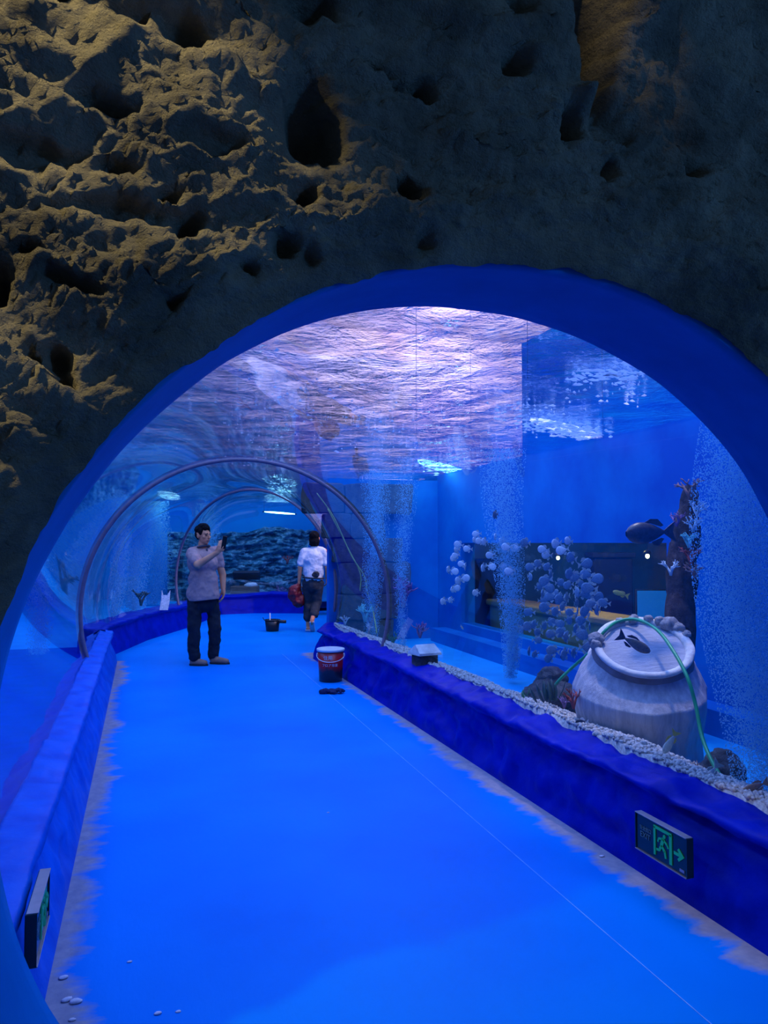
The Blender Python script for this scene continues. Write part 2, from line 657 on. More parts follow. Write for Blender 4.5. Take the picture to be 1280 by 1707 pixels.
arch_band('trim_3', 1.05, 0.855, 1.44, 1.945, 2.37, -0.63, 'jamb_paint', wob=0.03)


# ------------------------------------------------------------------ cave rock around the entrance
def rock_face():
    nt_, nr = 620, 250
    ts = np.linspace(-0.68, math.pi + 0.68, nt_)
    u = np.linspace(0, 1, nr)
    rs = 1.435 + 2.3 * (0.45 * u + 0.55 * u ** 2)
    T, R = np.meshgrid(ts, rs, indexing='ij')
    X = 1.05 + R * np.cos(T)
    Z = 0.855 + R * np.sin(T)
    q = R - 1.435
    Y = 1.93 - 0.10 * q - 0.05 * q * q
    Pn = np.stack([X, Z * 1.0, np.zeros_like(X)], -1).reshape(-1, 3)
    # slanted strata: features stretched along a direction falling to the right
    ca, sa = math.cos(-0.30), math.sin(-0.30)
    S = np.stack([(Pn[:, 0] * ca + Pn[:, 1] * sa), (-Pn[:, 0] * sa + Pn[:, 1] * ca), np.zeros(len(Pn))], -1)
    warp = np.stack([fbm(Pn * 2.2 + 3, 3, seed=31) - 0.5, fbm(Pn * 2.2 + 9, 3, seed=41) - 0.5, np.zeros(len(Pn))], -1) * 0.35
    big = fbm((S + warp) * np.array([1.5, 2.6, 1]) + 4, 3, seed=3) - 0.5
    mid = fbm((S + warp * 0.5) * np.array([6, 10, 1]) + 8, 4, 0.6, seed=13) - 0.5
    ledge = fbm((S + warp * 0.6) * np.array([3.2, 8.5, 1]) + 2, 4, 0.55, seed=7, ridge=True) - 0.5
    fine = fbm((S + warp * 0.3) * np.array([14, 24, 1]), 5, 0.6, seed=11) - 0.5
    grain = fbm(Pn * 70, 3, 0.6, seed=23) - 0.5
    d = 0.15 * big + 0.045 * ledge + 0.07 * mid + 0.055 * fine + 0.035 * grain + 0.05
    # pits and cavities
    pits = [(500, 205, 36, 55, .20), (535, 235, 25, 35, .14), (292, 100, 34, 22, .14), (225, 95, 18, 14, .08), (300, 370, 20, 17, .13),
            (500, 336, 19, 17, .12), (692, 322, 20, 17, .12), (476, 425, 20, 17, .11), (285, 488, 16, 14, .10), (105, 597, 17, 17, .12),
            (112, 628, 16, 12, .10), (722, 416, 17, 15, .12), (698, 155, 20, 16, .10), (830, 132, 20, 15, .10), (838, 40, 16, 12, .08),
            (612, 120, 16, 12, .08), (975, 80, 30, 95, .17), (935, 215, 17, 34, .13), (1150, 288, 16, 13, .10), (410, 452, 14, 11, .08),
            (268, 325, 15, 10, .09), (190, 285, 18, 9, .08), (60, 425, 17, 10, .09), (5, 485, 18, 30, .16), (130, 480, 36, 16, .10),
            (500, 40, 36, 14, .12), (170, 200, 40, 10, .08), (55, 600, 12, 14, .08), (515, 440, 14, 12, .07), (1010, 290, 14, 14, .06),
            (60, 260, 60, 14, .08), (200, 345, 70, 14, .08), (350, 250, 50, 16, .06), (80, 60, 30, 14, .06), (655, 160, 14, 10, .05)]
    pit = np.zeros(len(Pn))
    for px, py, rx, ry, dep in pits:
        c = at(px, py, 1.0) - Vector((0, 0, CAM_H))
        k = 1.86 / c.y
        cx, cz = c.x * k, CAM_H + c.z * k
        sx_, sz_ = rx / F_PX * k * 1.0, ry / F_PX * k * 1.0
        e = ((Pn[:, 0] - cx + warp[:, 0] * 0.22 + fine * 0.035) / sx_) ** 2 + ((Pn[:, 1] - cz + warp[:, 1] * 0.22 + mid * 0.04) / sz_) ** 2
        pit -= dep * np.exp(-e ** 1.5 * 0.8)
    # lit knob beside the slot
    for px, py, rx, ry, h in [(958, 178, 26, 16, .09), (1040, 40, 60, 90, .10), (250, 440, 120, 60, .06)]:
        c = at(px, py, 1.0) - Vector((0, 0, CAM_H))
        k = 1.86 / c.y
        cx, cz = c.x * k, CAM_H + c.z * k
        e = ((Pn[:, 0] - cx) / (rx / F_PX * k)) ** 2 + ((Pn[:, 1] - cz) / (ry / F_PX * k)) ** 2
        pit += h * np.exp(-e)
    w = np.clip(q.reshape(-1) / 0.14, 0, 1) ** 0.8
    edge_r = (fbm(np.stack([T.reshape(-1) * 9, np.zeros(len(Pn)), np.zeros(len(Pn))], -1), 4, 0.6, seed=77) - 0.5) * 0.05
    k_ = np.clip(1 - q.reshape(-1) / 0.2, 0, 1)
    X = X + (np.cos(T).reshape(-1) * edge_r * k_).reshape(X.shape)
    Z = Z + (np.sin(T).reshape(-1) * edge_r * k_).reshape(X.shape)
    Y = Y - ((d + 0.02) * w + pit * np.clip(w, 0.15, 1) + 0.03 * (1 - w) * fine).reshape(X.shape)
    # some displacement upwards too, so ledges overhang a little
    Z = Z + ((0.05 * ledge + 0.04 * fine) * w).reshape(X.shape)
    me = grid_mesh(np.stack([X, Y, Z], -1), flip=True)
    return tag(link('wall_front', me, M['cave_rock']), kind='structure')


rock_face()


# ------------------------------------------------------------------ floor, plinths
fl = mesh([(-4, -3, 0), (6, -3, 0), (9, 20, 0), (-4, 20, 0)], [(0, 1, 2, 3)], False)
tag(link('floor', fl, M['floor']), kind='structure')


def plinth(name, rail, side, ztop, seed, mat, amp=0.05, w_top=0.36, ds=0.03):
    """rough painted kerb: face along the rail, top running back under the acrylic; side = -1 left, +1 right of the walking direction"""
    pts = []
    for a, b in zip(rail[:-1], rail[1:]):
        a, b = Vector((*a, 0)), Vector((*b, 0))
        n = max(2, int((b - a).length / ds))
        pts += [a.lerp(b, k / n) for k in range(n)]
    pts.append(Vector((*rail[-1], 0)))
    P = np.array([tuple(p) for p in pts])
    t = np.gradient(P, axis=0)
    for _ in range(6):
        t[1:-1] = (t[:-2] + 2 * t[1:-1] + t[2:]) / 4
    t /= np.linalg.norm(t, axis=1)[:, None]
    nrm = np.stack([t[:, 1], -t[:, 0], np.zeros(len(t))], -1) * side    # pointing away from the walkway
    zt = ztop + (fbm(P * 1.6 + seed, 4, seed=seed) - 0.5) * 0.10
    prof = [(0.0, 0.0)] + [(0.012 * k, k / 12) for k in range(1, 11)] + [(0.03 + 0.012 * 10 - .1, 0.93), (0.065, 0.985), (0.11, 1.0)] + [(0.11 + (w_top - 0.11) * k / 8, 1.0 + 0.006 * k) for k in range(1, 9)] + [(w_top + 0.02, 0.6), (w_top + 0.02, 0.0)]
    rows = []
    for o, h in prof:
        row = P + nrm * o
        row[:, 2] = zt * h
        rows.append(row)
    G = np.array(rows).transpose(1, 0, 2)
    Q = G.reshape(-1, 3)
    # cloth-like folds running along the kerb + small dents
    st = Q * np.array([2.2, 2.2, 6.0])
    wr = fbm(Q * 1.5 + 7, 3, seed=seed + 9)
    fold = fbm(st + wr[:, None] * 1.6, 4, 0.5, seed=seed + 1, ridge=True) - 0.62
    dent = fbm(Q * 9, 4, 0.5, seed=seed + 2) - 0.5
    hN = np.clip(Q[:, 2] / 0.08, 0, 1)
    d = (fold * amp + dent * amp * 0.5) * hN
    nn = np.repeat(nrm, len(prof), 0)
    top = np.tile(np.array([0.0] * 11 + [0.5, 0.8] + [1.0] * (len(prof) - 13)), len(P))
    Q = Q - nn * (d * (1 - top))[:, None]
    Q[:, 2] += d * top * 0.7
    me = grid_mesh(Q.reshape(G.shape), flip=(side < 0))
    return tag(link(name, me, M[mat]), kind='structure')


LEFT1 = [(-0.285, 2.0), (-0.27, 10.3)]
LEFT2 = [(-0.36, 10.25), (-0.32, 11.0), (0.12, 12.5), (0.81, 14.1), (1.25, 15.4), (1.62, 16.45), (2.3, 16.55), (3.4, 16.15)]
RIGHT = [(2.19, 1.95), (2.14, 9.85), (2.5, 10.45), (3.6, 11.1)]
plinth('baseboard_left', LEFT1, -1, 0.40, 4, 'kerb_azure', 0.06, 0.21)
plinth('baseboard_far', LEFT2, -1, 0.40, 8, 'blue_paint', 0.03)
plinth('baseboard_right', RIGHT, 1, 0.385, 15, 'blue_paint', 0.12, 0.30)

# ------------------------------------------------------------------ tank shell, water, hall above
XR, XL, Y0, Y1 = 4.05, -3.6, 2.34, 20.0


def quad_obj(name, pts, mat, kind='structure'):
    return tag(link(name, mesh(pts, [tuple(range(len(pts)))], False), M[mat]), kind=kind)


def slab(name, lo, hi, mat, kind='structure'):
    c = [(a + b) / 2 for a, b in zip(lo, hi)]
    s = [abs(b - a) for a, b in zip(lo, hi)]
    return tag(link(name, box_mesh(c, s), M[mat]), kind=kind)


WIN = (5.25, 9.45, 0.44, 1.50)       # y0, y1, z0, z1 of the viewing window in the right tank wall
bm = bmesh.new()
for lo, hi in (((XR, Y0, -0.1), (XR + 0.2, WIN[0], ZW + 0.02)), ((XR, WIN[1], -0.1), (XR + 0.2, 10.3, ZW + 0.02)),
               ((XR, WIN[0], -0.1), (XR + 0.2, WIN[1], WIN[2])), ((XR, WIN[0], WIN[3]), (XR + 0.2, WIN[1], ZW + 0.02))):
    bm_box(bm, [(a + b) / 2 for a, b in zip(lo, hi)], [b - a for a, b in zip(lo, hi)])
tag(link('wall_right', done(bm, False), M['tank_paint']), kind='structure')
slab('wall_left', (XL - 0.2, Y0, -0.1), (XL, Y1, ZW + 0.02), 'hall_paint')
slab('wall_end', (XL, Y1, -0.1), (9.0, Y1 + 0.2, ZW + 0.02), 'hall_paint')
slab('wall_side', (9.0, 10.3, -0.1), (9.2, Y1, ZW + 0.02), 'tank_paint')
slab('wall_entrance', (2.55, Y0 - 0.15, -0.1), (XR + 0.2, Y0, 5.6), 'tank_paint')
slab('wall_entrance_left', (XL - 0.2, Y0 - 0.15, -0.1), (-0.45, Y0, 5.6), 'tank_paint')
slab('wall_entrance_top', (-0.5, 2.2, 2.5), (2.6, 2.3, 5.6), 'tank_paint')
slab('floor_tank_right', (2.5, Y0 - 0.0, 0.05), (XR, 10.3, 0.15), 'tank_floor')
slab('floor_tank_left', (XL, Y0, 0.05), (-0.55, 11.0, 0.12), 'blue_paint')
quad_obj('floor_tank_bend', [(XL, 11.0, 0.12), (-0.65, 11.0, 0.12), (-0.2, 12.7, 0.12), (0.5, 14.4, 0.12), (1.2, 17.0, 0.12), (3.5, 16.6, 0.12), (9, 16.6, 0.12), (9, 20, 0.12), (XL, 20, 0.12)], 'tank_floor')

# raised ledge along the foot of the right tank wall
slab('trim_4', (XR - 0.22, 2.0, 0.15), (XR, 10.0, 0.33), 'tank_paint')


def water():
    nx, ny = 260, 520
    xs = np.linspace(XL, XR, nx)
    ys = np.linspace(Y0, Y1, ny)
    X, Y = np.meshgrid(xs, ys, indexing='ij')
    P = np.stack([X, Y, np.zeros_like(X)], -1).reshape(-1, 3)
    z = ZW + (fbm(P * np.array([1.6, 1.2, 1]) + 3, 3, 0.5, seed=2) - 0.5) * 0.035 + (fbm(P * np.array([5, 3.6, 1]) + 9, 3, 0.5, seed=6) - 0.5) * 0.022
    P[:, 2] = z
    me = grid_mesh(P.reshape(nx, ny, 3))
    o = link('water_surface', me, M['water'])
    tag(o, 'rippled water surface above the acrylic tunnel', 'water', kind='stuff')
    xs = np.linspace(XR, 9, 60); ys = np.linspace(10.3, Y1, 110)
    X, Y = np.meshgrid(xs, ys, indexing='ij')
    P = np.stack([X, Y, np.zeros_like(X)], -1).reshape(-1, 3)
    P[:, 2] = ZW + (fbm(P * 3, 3, 0.5, seed=2) - 0.5) * 0.03
    o = link('water_surface', grid_mesh(P.reshape(60, 110, 3)), M['water'])
    tag(o, 'rippled water surface over the far side tank', 'water', kind='stuff')


water()
slab('ceiling', (-5.2, Y0 - 0.2, 5.5), (9.6, Y1 + 0.6, 5.7), 'hall_paint')
slab('wall_hall_left', (-5.2, Y0, ZW), (-5.0, Y1 + 0.6, 5.5), 'hall_paint')
slab('wall_hall_right', (9.4, Y0, ZW + 0.1), (9.6, Y1 + 0.6, 5.5), 'hall_paint')
slab('wall_hall_end', (-5.2, Y1 + 0.4, ZW), (9.6, Y1 + 0.6, 5.5), 'hall_paint')
slab('ceiling_service', (-5.0, 7.0, 5.42), (7.1, 13.7, 5.5), 'pale_plaster')
slab('wall_service', (-5.0, 13.5, ZW + 0.35), (7.1, 13.7, 5.5), 'pale_plaster')

# ================================================================== things in the tanks
RV = Vector((math.cos(YAW), -math.sin(YAW), 0))       # the camera's right
FV = Vector((math.sin(YAW), math.cos(YAW), 0))        # the camera's forward
rng = random.Random(11)
nrng = np.random.default_rng(5)

M['gravel'] = paint('coral_gravel', (0.75, 0.72, 0.68), (0.42, 0.38, 0.36), 0.9, 60, 0, 30, 0.2)


def bubble_material():
    m, nt, N, L, b = new_mat('air_bubbles')
    N.remove(b)
    d1 = N.new('ShaderNodeBsdfDiffuse'); d1.inputs['Color'].default_value = (0.34, 0.74, 1.0, 1)
    d2 = N.new('ShaderNodeBsdfTranslucent'); d2.inputs['Color'].default_value = (0.40, 0.80, 1.0, 1)
    t = N.new('ShaderNodeBsdfTransparent')
    mx = N.new('ShaderNodeMixShader'); mx.inputs[0].default_value = 0.5
    L.new(d1.outputs[0], mx.inputs[1]); L.new(d2.outputs[0], mx.inputs[2])
    m2 = N.new('ShaderNodeMixShader'); m2.inputs[0].default_value = 0.35
    L.new(mx.outputs[0], m2.inputs[1]); L.new(t.outputs[0], m2.inputs[2])
    L.new(m2.outputs[0], N['Material Output'].inputs['Surface'])
    return m


M['bubble'] = bubble_material()
M['led'] = emit('led_tube', (0.30, 0.88, 1.0), 14.0)
M['led_white'] = emit('white_led_tube', (0.80, 0.85, 1.0), 2.4)
M['black_plastic'] = paint('black_plastic', (0.02, 0.02, 0.024), (0.012, 0.012, 0.015), 0.4, 12)
M['stump'] = None


def stump_material():
    m, nt, N, L, b = new_mat('pale_clay')
    n = noise_node(nt, 3.0, 6, 0.6, stretch=(9, 9, 0.8))
    r = ramp(nt, n.outputs['Fac'], [(0.3, (0.34, 0.33, 0.36)), (0.55, (0.52, 0.50, 0.52)), (0.75, (0.68, 0.65, 0.64))])
    L.new(r.outputs['Color'], b.inputs['Base Color'])
    n2 = noise_node(nt, 10.0, 6, 0.65, stretch=(9, 9, 1.0))
    bp = N.new('ShaderNodeBump'); bp.inputs['Strength'].default_value = 0.55; bp.inputs['Distance'].default_value = 0.012
    L.new(n2.outputs['Fac'], bp.inputs['Height']); L.new(bp.outputs['Normal'], b.inputs['Normal'])
    b.inputs['Roughness'].default_value = 0.85
    return m


M['stump'] = stump_material()
M['stump_top'] = paint('combed_clay', (0.55, 0.55, 0.60), (0.42, 0.43, 0.50), 0.85, 14, 0.5, 40, 0.2, stretch=(1, 6, 1))
M['stump_rim'] = paint('white_plaster_rim', (0.82, 0.80, 0.76), (0.64, 0.60, 0.55), 0.8, 14, 0.3, 60, 0.2)
M['stump_band'] = paint('grey_plaster_band', (0.30, 0.26, 0.25), (0.22, 0.19, 0.18), 0.85, 10, 0.3, 50, 0.2)
M['barnacle'] = rock_material('crusted_knob', [(0.3, (0.30, 0.28, 0.27)), (0.55, (0.55, 0.52, 0.5)), (0.75, (0.8, 0.78, 0.75))], 30, 0.8, 60, 0.02)


# ---- gravel bed along both acrylic walls
def gravel(name, label, x_in, x_out, y0, y1, ztop, n, seed):
    r = np.random.default_rng(seed)
    ico = bmesh.new()
    bmesh.ops.create_icosphere(ico, subdivisions=1, radius=1.0)
    V0 = np.array([tuple(v.co) for v in ico.verts]); F0 = np.array([[v.index for v in f.verts] for f in ico.faces])
    ico.free()
    t = r.random(n) ** 1.2
    y = y0 + (y1 - y0) * r.random(n)
    x = x_in + (x_out - x_in) * t
    hum = fbm(np.stack([x * 3, y * 3, 0 * x], -1), 3, seed=seed)
    zz = ztop - 0.20 * t ** 1.4 + (hum - 0.5) * 0.07
    s = r.uniform(0.007, 0.017, n)
    V = V0[None] * s[:, None, None] * r.uniform(0.6, 1.25, (n, len(V0), 1)) + np.stack([x, y, zz], -1)[:, None]
    Fc = F0[None] + (np.arange(n) * len(V0))[:, None, None]
    # bed under the loose stones
    ys = np.linspace(y0, y1, int((y1 - y0) / 0.04)); ts = np.concatenate([[-0.06], np.linspace(0, 1, 16)])
    T, Yg = np.meshgrid(ts, ys, indexing='ij')
    Xg = x_in + (x_out - x_in) * T
    Pg = np.stack([Xg, Yg, 0 * Xg], -1).reshape(-1, 3)
    hg = fbm(Pg * np.array([3, 3, 1]), 3, seed=seed)
    tt = T.reshape(-1)
    Pg[:, 2] = np.where(tt < 0, 0.16, ztop - 0.20 * np.abs(tt) ** 1.4 + (hg - 0.5) * 0.07 - 0.004)
    idx = np.arange(len(Pg)).reshape(T.shape)
    a, b, c, d = idx[:-1, :-1].ravel(), idx[1:, :-1].ravel(), idx[1:, 1:].ravel(), idx[:-1, 1:].ravel()
    G = np.concatenate([np.stack([a, b, c], 1), np.stack([a, c, d], 1)])
    Vt = np.concatenate([V.reshape(-1, 3), Pg]); Ft = np.concatenate([Fc.reshape(-1, 3), G + n * len(V0)])
    o = link(name, tris_mesh(Vt, Ft, False), M['gravel'])
    return tag(o, label, 'gravel', kind='stuff')


gravel('gravel_bed', 'pale coral gravel bed along the foot of the right acrylic wall', 2.455, 2.98, 2.45, 10.0, 0.435, 8000, 3)


# ---- bubble columns
def bubbles(label, base, h, r0, r1, n, size, seed, lean=(0, 0)):
    r = np.random.default_rng(seed)
    oct_v = np.array([(1, 0, 0), (-1, 0, 0), (0, 1, 0), (0, -1, 0), (0, 0, 1), (0, 0, -1)], float)
    oct_f = np.array([(0, 2, 4), (2, 1, 4), (1, 3, 4), (3, 0, 4), (2, 0, 5), (1, 2, 5), (3, 1, 5), (0, 3, 5)])
    t = r.random(n)
    rad = (r0 + (r1 - r0) * t ** 0.8)
    g = r.normal(0, 0.45, (n, 2))
    g /= np.maximum(1, np.linalg.norm(g, axis=1))[:, None]
    sway = 0.25 * np.stack([np.sin(t * 5 + seed), np.cos(t * 4 + seed * 2)], -1)
    x = base[0] + rad * (g[:, 0] + sway[:, 0]) + lean[0] * t
    y = base[1] + rad * (g[:, 1] + sway[:, 1]) + lean[1] * t
    z = base[2] + h * t
    s = size * r.uniform(0.4, 1.3, n)
    V = oct_v[None] * s[:, None, None] + np.stack([x, y, z], -1)[:, None]
    Fc = oct_f[None] + (np.arange(n) * 6)[:, None, None]
    o = link('bubble_column', tris_mesh(V.reshape(-1, 3), Fc.reshape(-1, 3)), M['bubble'])
    return tag(o, label, 'bubbles', kind='stuff')


ZT = ZW - 0.03
b = at(848, 1130, 7.45)
bubbles('slim column of rising air bubbles in front of the silver shoal', (b.x, b.y, 0.2), ZT - 0.2, 0.06, 0.23, 18000, 0.0048, 1)
b = at(1284, 1300, 3.75)
bubbles('broad fizzing bubble curtain at the right beside the clay stump', (b.x, b.y, 0.3), ZT - 0.3, 0.23, 0.27, 60000, 0.0040, 2)
b = at(672, 1080, 8.2)
bubbles('thin bubble stream rising behind the small stone hut', (b.x, b.y, 0.25), ZT - 0.25, 0.035, 0.14, 7000, 0.0042, 3)
b = at(622, 1070, 9.6)
bubbles('soft bubble plume just past the first acrylic joint', (b.x, b.y, 0.25), ZT - 0.25, 0.08, 0.20, 12000, 0.005, 4)
for k, (px, fw, r0, r1, n, lab) in enumerate([
        (228, 15.0, 0.20, 0.34, 9000, 'wide bubble plume behind the far left acrylic, left of the posing person'),
        (196, 13.2, 0.10, 0.2, 4500, 'bubble plume above the end of the left kerb'),
        (258, 17.0, 0.22, 0.36, 8000, 'distant bubble plume between the white sheet and the left kerb end'),
        (352, 17.6, 0.2, 0.3, 5000, 'distant bubble plume behind the posing person')]):
    p = at(px, 1000, fw)
    bubbles(lab, (p.x, p.y, 0.15), ZT - 0.15, r0, r1, int(n * 1.5), 0.008, 10 + k)
for k, (x, y, lab) in enumerate([(-1.5, 5.2, 'bubble column in the left tank nearest the entrance'), (-1.35, 7.6, 'bubble column in the left tank halfway to the joint'), (-1.2, 10.2, 'bubble column in the left tank beside the kerb end')]):
    bubbles(lab, (x, y, 0.15), ZT - 0.15, 0.12, 0.26, 9000, 0.0065, 30 + k)


# ---- submersible light bars under the surface
def light_bar(a, b, label, mat='led', rad=0.05):
    a, b = Vector(a), Vector(b)
    root = empty('led_light_bar', (a + b) / 2)
    d = (b - a) / 2
    tag(root, label, 'lamp', 'light bars at the water surface')
    ts = np.linspace(-1, 1, 17)
    link('lamp_tube', tube([d * float(t) for t in ts], [max(0.008, rad * math.sqrt(max(0.0, 1 - t * t))) for t in ts], 14), M[mat], root)
    n = d.normalized()
    for s in (-1, 1):
        link('end_cap', tube([d * s - n * s * 0.01, d * s + n * s * 0.03], 0.016, 10), M['black_plastic'], root)
        link('hanger', tube([d * s, d * s + Vector((0, 0, 5.49 - root.location.z - d.z * s))], 0.003, 5), M['black_plastic'], root)
    return root


def at_z(px, py, z):
    v = at(px, py, 1.0)
    return at(px, py, (z - CAM_H) / (v.z - CAM_H))


light_bar(at_z(694, 768, 2.53), at_z(785, 792, 2.53), 'cyan light bar above the water left of the slim bubble column', rad=0.06)
light_bar(at_z(880, 698, 2.54), at_z(1005, 730, 2.54), 'white light bar above the water nearest the entrance arch', 'led_white', 0.045)


# ---- white flecks on the water: a foam streak, and light glints put in as shapes
def foam(label, clusters, seed):
    r = random.Random(seed)
    V, Fc = [], []
    for px, py, sx, sy, n, s in clusters:
        for _ in range(n):
            q = at_z(r.gauss(px, sx), min(r.gauss(py, sy), 800), ZW - 0.022)
            if not (XL + 0.1 < q.x < XR - 0.1 and Y0 + 0.1 < q.y < Y1):
                continue
            L_, w, a = s * r.uniform(0.4, 1.8), s * r.uniform(0.15, 0.5), r.gauss(0.15, 0.5)
            o_ = len(V)
            for k in range(8):
                t = TAU * k / 8
                u, v = L_ * math.cos(t) * r.uniform(0.6, 1.2), w * math.sin(t) * r.uniform(0.5, 1.3)
                V.append((q.x + u * math.cos(a) - v * math.sin(a), q.y + u * math.sin(a) + v * math.cos(a), q.z + r.uniform(-0.002, 0.002)))
            V += [(q.x, q.y, q.z - 0.006), (q.x, q.y, q.z + 0.012)]
            Fc += [(o_ + (k + 1) % 8, o_ + k, o_ + 8) for k in range(8)] + [(o_ + k, o_ + (k + 1) % 8, o_ + 9) for k in range(8)]
    o = link('foam_and_glints', mesh(V, Fc, False), M['foam'])
    return tag(o, label, 'foam', kind='stuff')


def foam_glint_material():
    m, nt, N, L, b = new_mat('foam_and_glint_white')
    N.remove(b)
    d1 = N.new('ShaderNodeBsdfTranslucent'); d1.inputs['Color'].default_value = (0.95, 0.97, 1.0, 1)
    d2 = N.new('ShaderNodeBsdfDiffuse'); d2.inputs['Color'].default_value = (0.95, 0.97, 1.0, 1)
    mx = N.new('ShaderNodeMixShader'); mx.inputs[0].default_value = 0.25
    L.new(d1.outputs[0], mx.inputs[1]); L.new(d2.outputs[0], mx.inputs[2])
    L.new(mx.outputs[0], N['Material Output'].inputs['Surface'])
    return m


M['foam'] = foam_glint_material()
foam('white flecks put in for light glints on the water near the right of the entrance arch', [(1010, 625, 26, 4, 40, 0.035), (1050, 628, 14, 16, 30, 0.022), (1000, 655, 45, 10, 25, 0.012), (1055, 600, 10, 12, 14, 0.02), (960, 632, 8, 6, 8, 0.03)], 1)
foam('streak of white foam on the water beside the white light bar', [(915, 712, 26, 6, 90, 0.03), (965, 722, 24, 6, 110, 0.035), (870, 690, 40, 10, 45, 0.018)], 2)
foam('tiny white flecks put in for light sparkles on the water over the tunnel roof', [(620, 690, 60, 20, 50, 0.010), (440, 700, 50, 40, 90, 0.012), (700, 745, 80, 12, 50, 0.014)], 3)
foam('white flecks put in for light streaks on the water around the cyan light bar', [(640, 812, 18, 5, 50, 0.05), (745, 778, 40, 8, 60, 0.03)], 4)
light_bar(at_z(262, 822, 2.56), at_z(300, 830, 2.56), 'cyan light bar above the water of the far left tank', rad=0.09)
light_bar(at(440, 853, 18.4), at(492, 857, 18.7), 'distant cyan light bar above the far reef wall', rad=0.02)


# ---- the big clay stump
def stump():
    c = at(1065, 1250, 4.8)
    root = empty('clay_stump', (c.x, c.y, 0.12), -YAW)
    tag(root, 'large pale clay stump sculpture with a tilted oval top in the tank', 'sculpture')
    k = 4.8 / F_PX
    # rings from the foot to the tilted rim; local x = right, y = away, z = up
    topc = Vector(((1075 - 1065) * k, 0.02, CAM_H - (1086 - 905) * k - 0.12))
    tilt = math.radians(33)
    roll = math.radians(-4)
    n = 120

    def ring_pts(cx, cy, cz, rx, ry, til, rl, flute=0.0, ph=0.0, amp_seed=0):
        Mx = Matrix.Rotation(rl, 3, 'Y') @ Matrix.Rotation(til, 3, 'X')
        out = []
        for j in range(n):
            a = TAU * j / n
            f = 1 + flute * (0.6 * math.sin(a * 7 + ph) + 0.4 * math.sin(a * 11 + 1.3) + 0.3 * math.sin(a * 23 + ph * 2))
            out.append(Vector((cx, cy, cz)) + Mx @ Vector((rx * f * math.cos(a), ry * f * math.sin(a), 0)))
        return out
    specs = [(0.00, 0.385, 0.0, 0.06), (0.12, 0.365, 0.02, 0.05), (0.25, 0.355, 0.05, 0.045), (0.40, 0.375, 0.10, 0.035), (0.55, 0.40, 0.2, 0.025),
             (0.68, 0.405, 0.40, 0.018), (0.80, 0.37, 0.65, 0.01), (0.92, 0.315, 0.9, 0.004), (1.0, 0.285, 1.0, 0.0)]
    base = Vector((0.0, 0.05, 0.0))
    P = []
    sp = []
    for i in range(len(specs) - 1):
        for q in range(5):
            t = q / 5
            sp.append(tuple(a * (1 - t) + b_ * t for a, b_ in zip(specs[i], specs[i + 1])))
    sp.append(specs[-1])
    for s, r, tl, fl in sp:
        cc = base.lerp(topc, s)
        P.append([tuple(v) for v in ring_pts(cc.x + 0.01 * math.sin(s * 6), cc.y, cc.z, r, r * 0.92, tilt * tl, roll * tl, fl, s * 2.0)])
    A = np.array(P).transpose(1, 0, 2)
    Q = A.reshape(-1, 3)
    Q = Q * (1 + ((fbm(Q * np.array([6, 6, 2.5]), 4, seed=9) - 0.5) * 0.07)[:, None] * np.array([1, 1, 0]))
    link('stump_body', grid_mesh(Q.reshape(A.shape), close_u=True, flip=False), M['stump'], root)

    Mx = Matrix.Rotation(roll, 3, 'Y') @ Matrix.Rotation(tilt, 3, 'X')
    nrm = Mx @ Vector((0, 0, 1))

    def collar(name, prof, mat, seed):
        # prof: (radius, height along the tilted axis)
        rows = []
        for r, h in prof:
            pts = ring_pts(topc.x, topc.y, topc.z, r, r * 0.93, tilt, roll)
            wv = fbm(np.array([tuple(p) for p in pts]) * 9, 3, seed=seed) - 0.5
            rows.append([tuple(p + nrm * (h + 0.012 * w_) + (p - topc) * 0.03 * w_) for p, w_ in zip(pts, wv)])
        A_ = np.array(rows).transpose(1, 0, 2)
        return link(name, grid_mesh(A_, close_u=True), M[mat], root)
    collar('collar_band', [(0.262, -0.10), (0.312, -0.105), (0.316, -0.08), (0.306, -0.03), (0.298, 0.03), (0.27, 0.04)], 'stump_band', 3)
    collar('collar_rim', [(0.296, 0.030), (0.302, 0.040), (0.300, 0.052), (0.280, 0.058), (0.258, 0.052), (0.248, 0.036), (0.248, 0.01)], 'stump_rim', 4)
    collar('collar_foot', [(0.300, -0.122), (0.328, -0.114), (0.330, -0.094), (0.308, -0.086)], 'stump_rim', 5)
    collar('top_disc', [(0.256, 0.03), (0.20, 0.036), (0.12, 0.04), (0.05, 0.042), (0.001, 0.042)], 'stump_top', 6)
    # crusted knobs on the rim
    for a, rr, s in ((162, 0.285, 0.052), (173, 0.29, 0.035), (40, 0.29, 0.058), (28, 0.30, 0.04), (52, 0.285, 0.04), (68, 0.28, 0.032), (86, 0.275, 0.036), (105, 0.275, 0.028), (15, 0.30, 0.03)):
        p = topc + Mx @ Vector((rr * math.cos(math.radians(a)), rr * 0.93 * math.sin(math.radians(a)), 0.055))
        bm = bmesh.new()
        add_ell(bm, p, (s, s * 0.8, s * 0.85))
        me = done(bm)
        displace(me, 0.03, 40, 3, seed=int(a))
        link('crusted_knob', me, M['barnacle'], root)
    return root


stump()

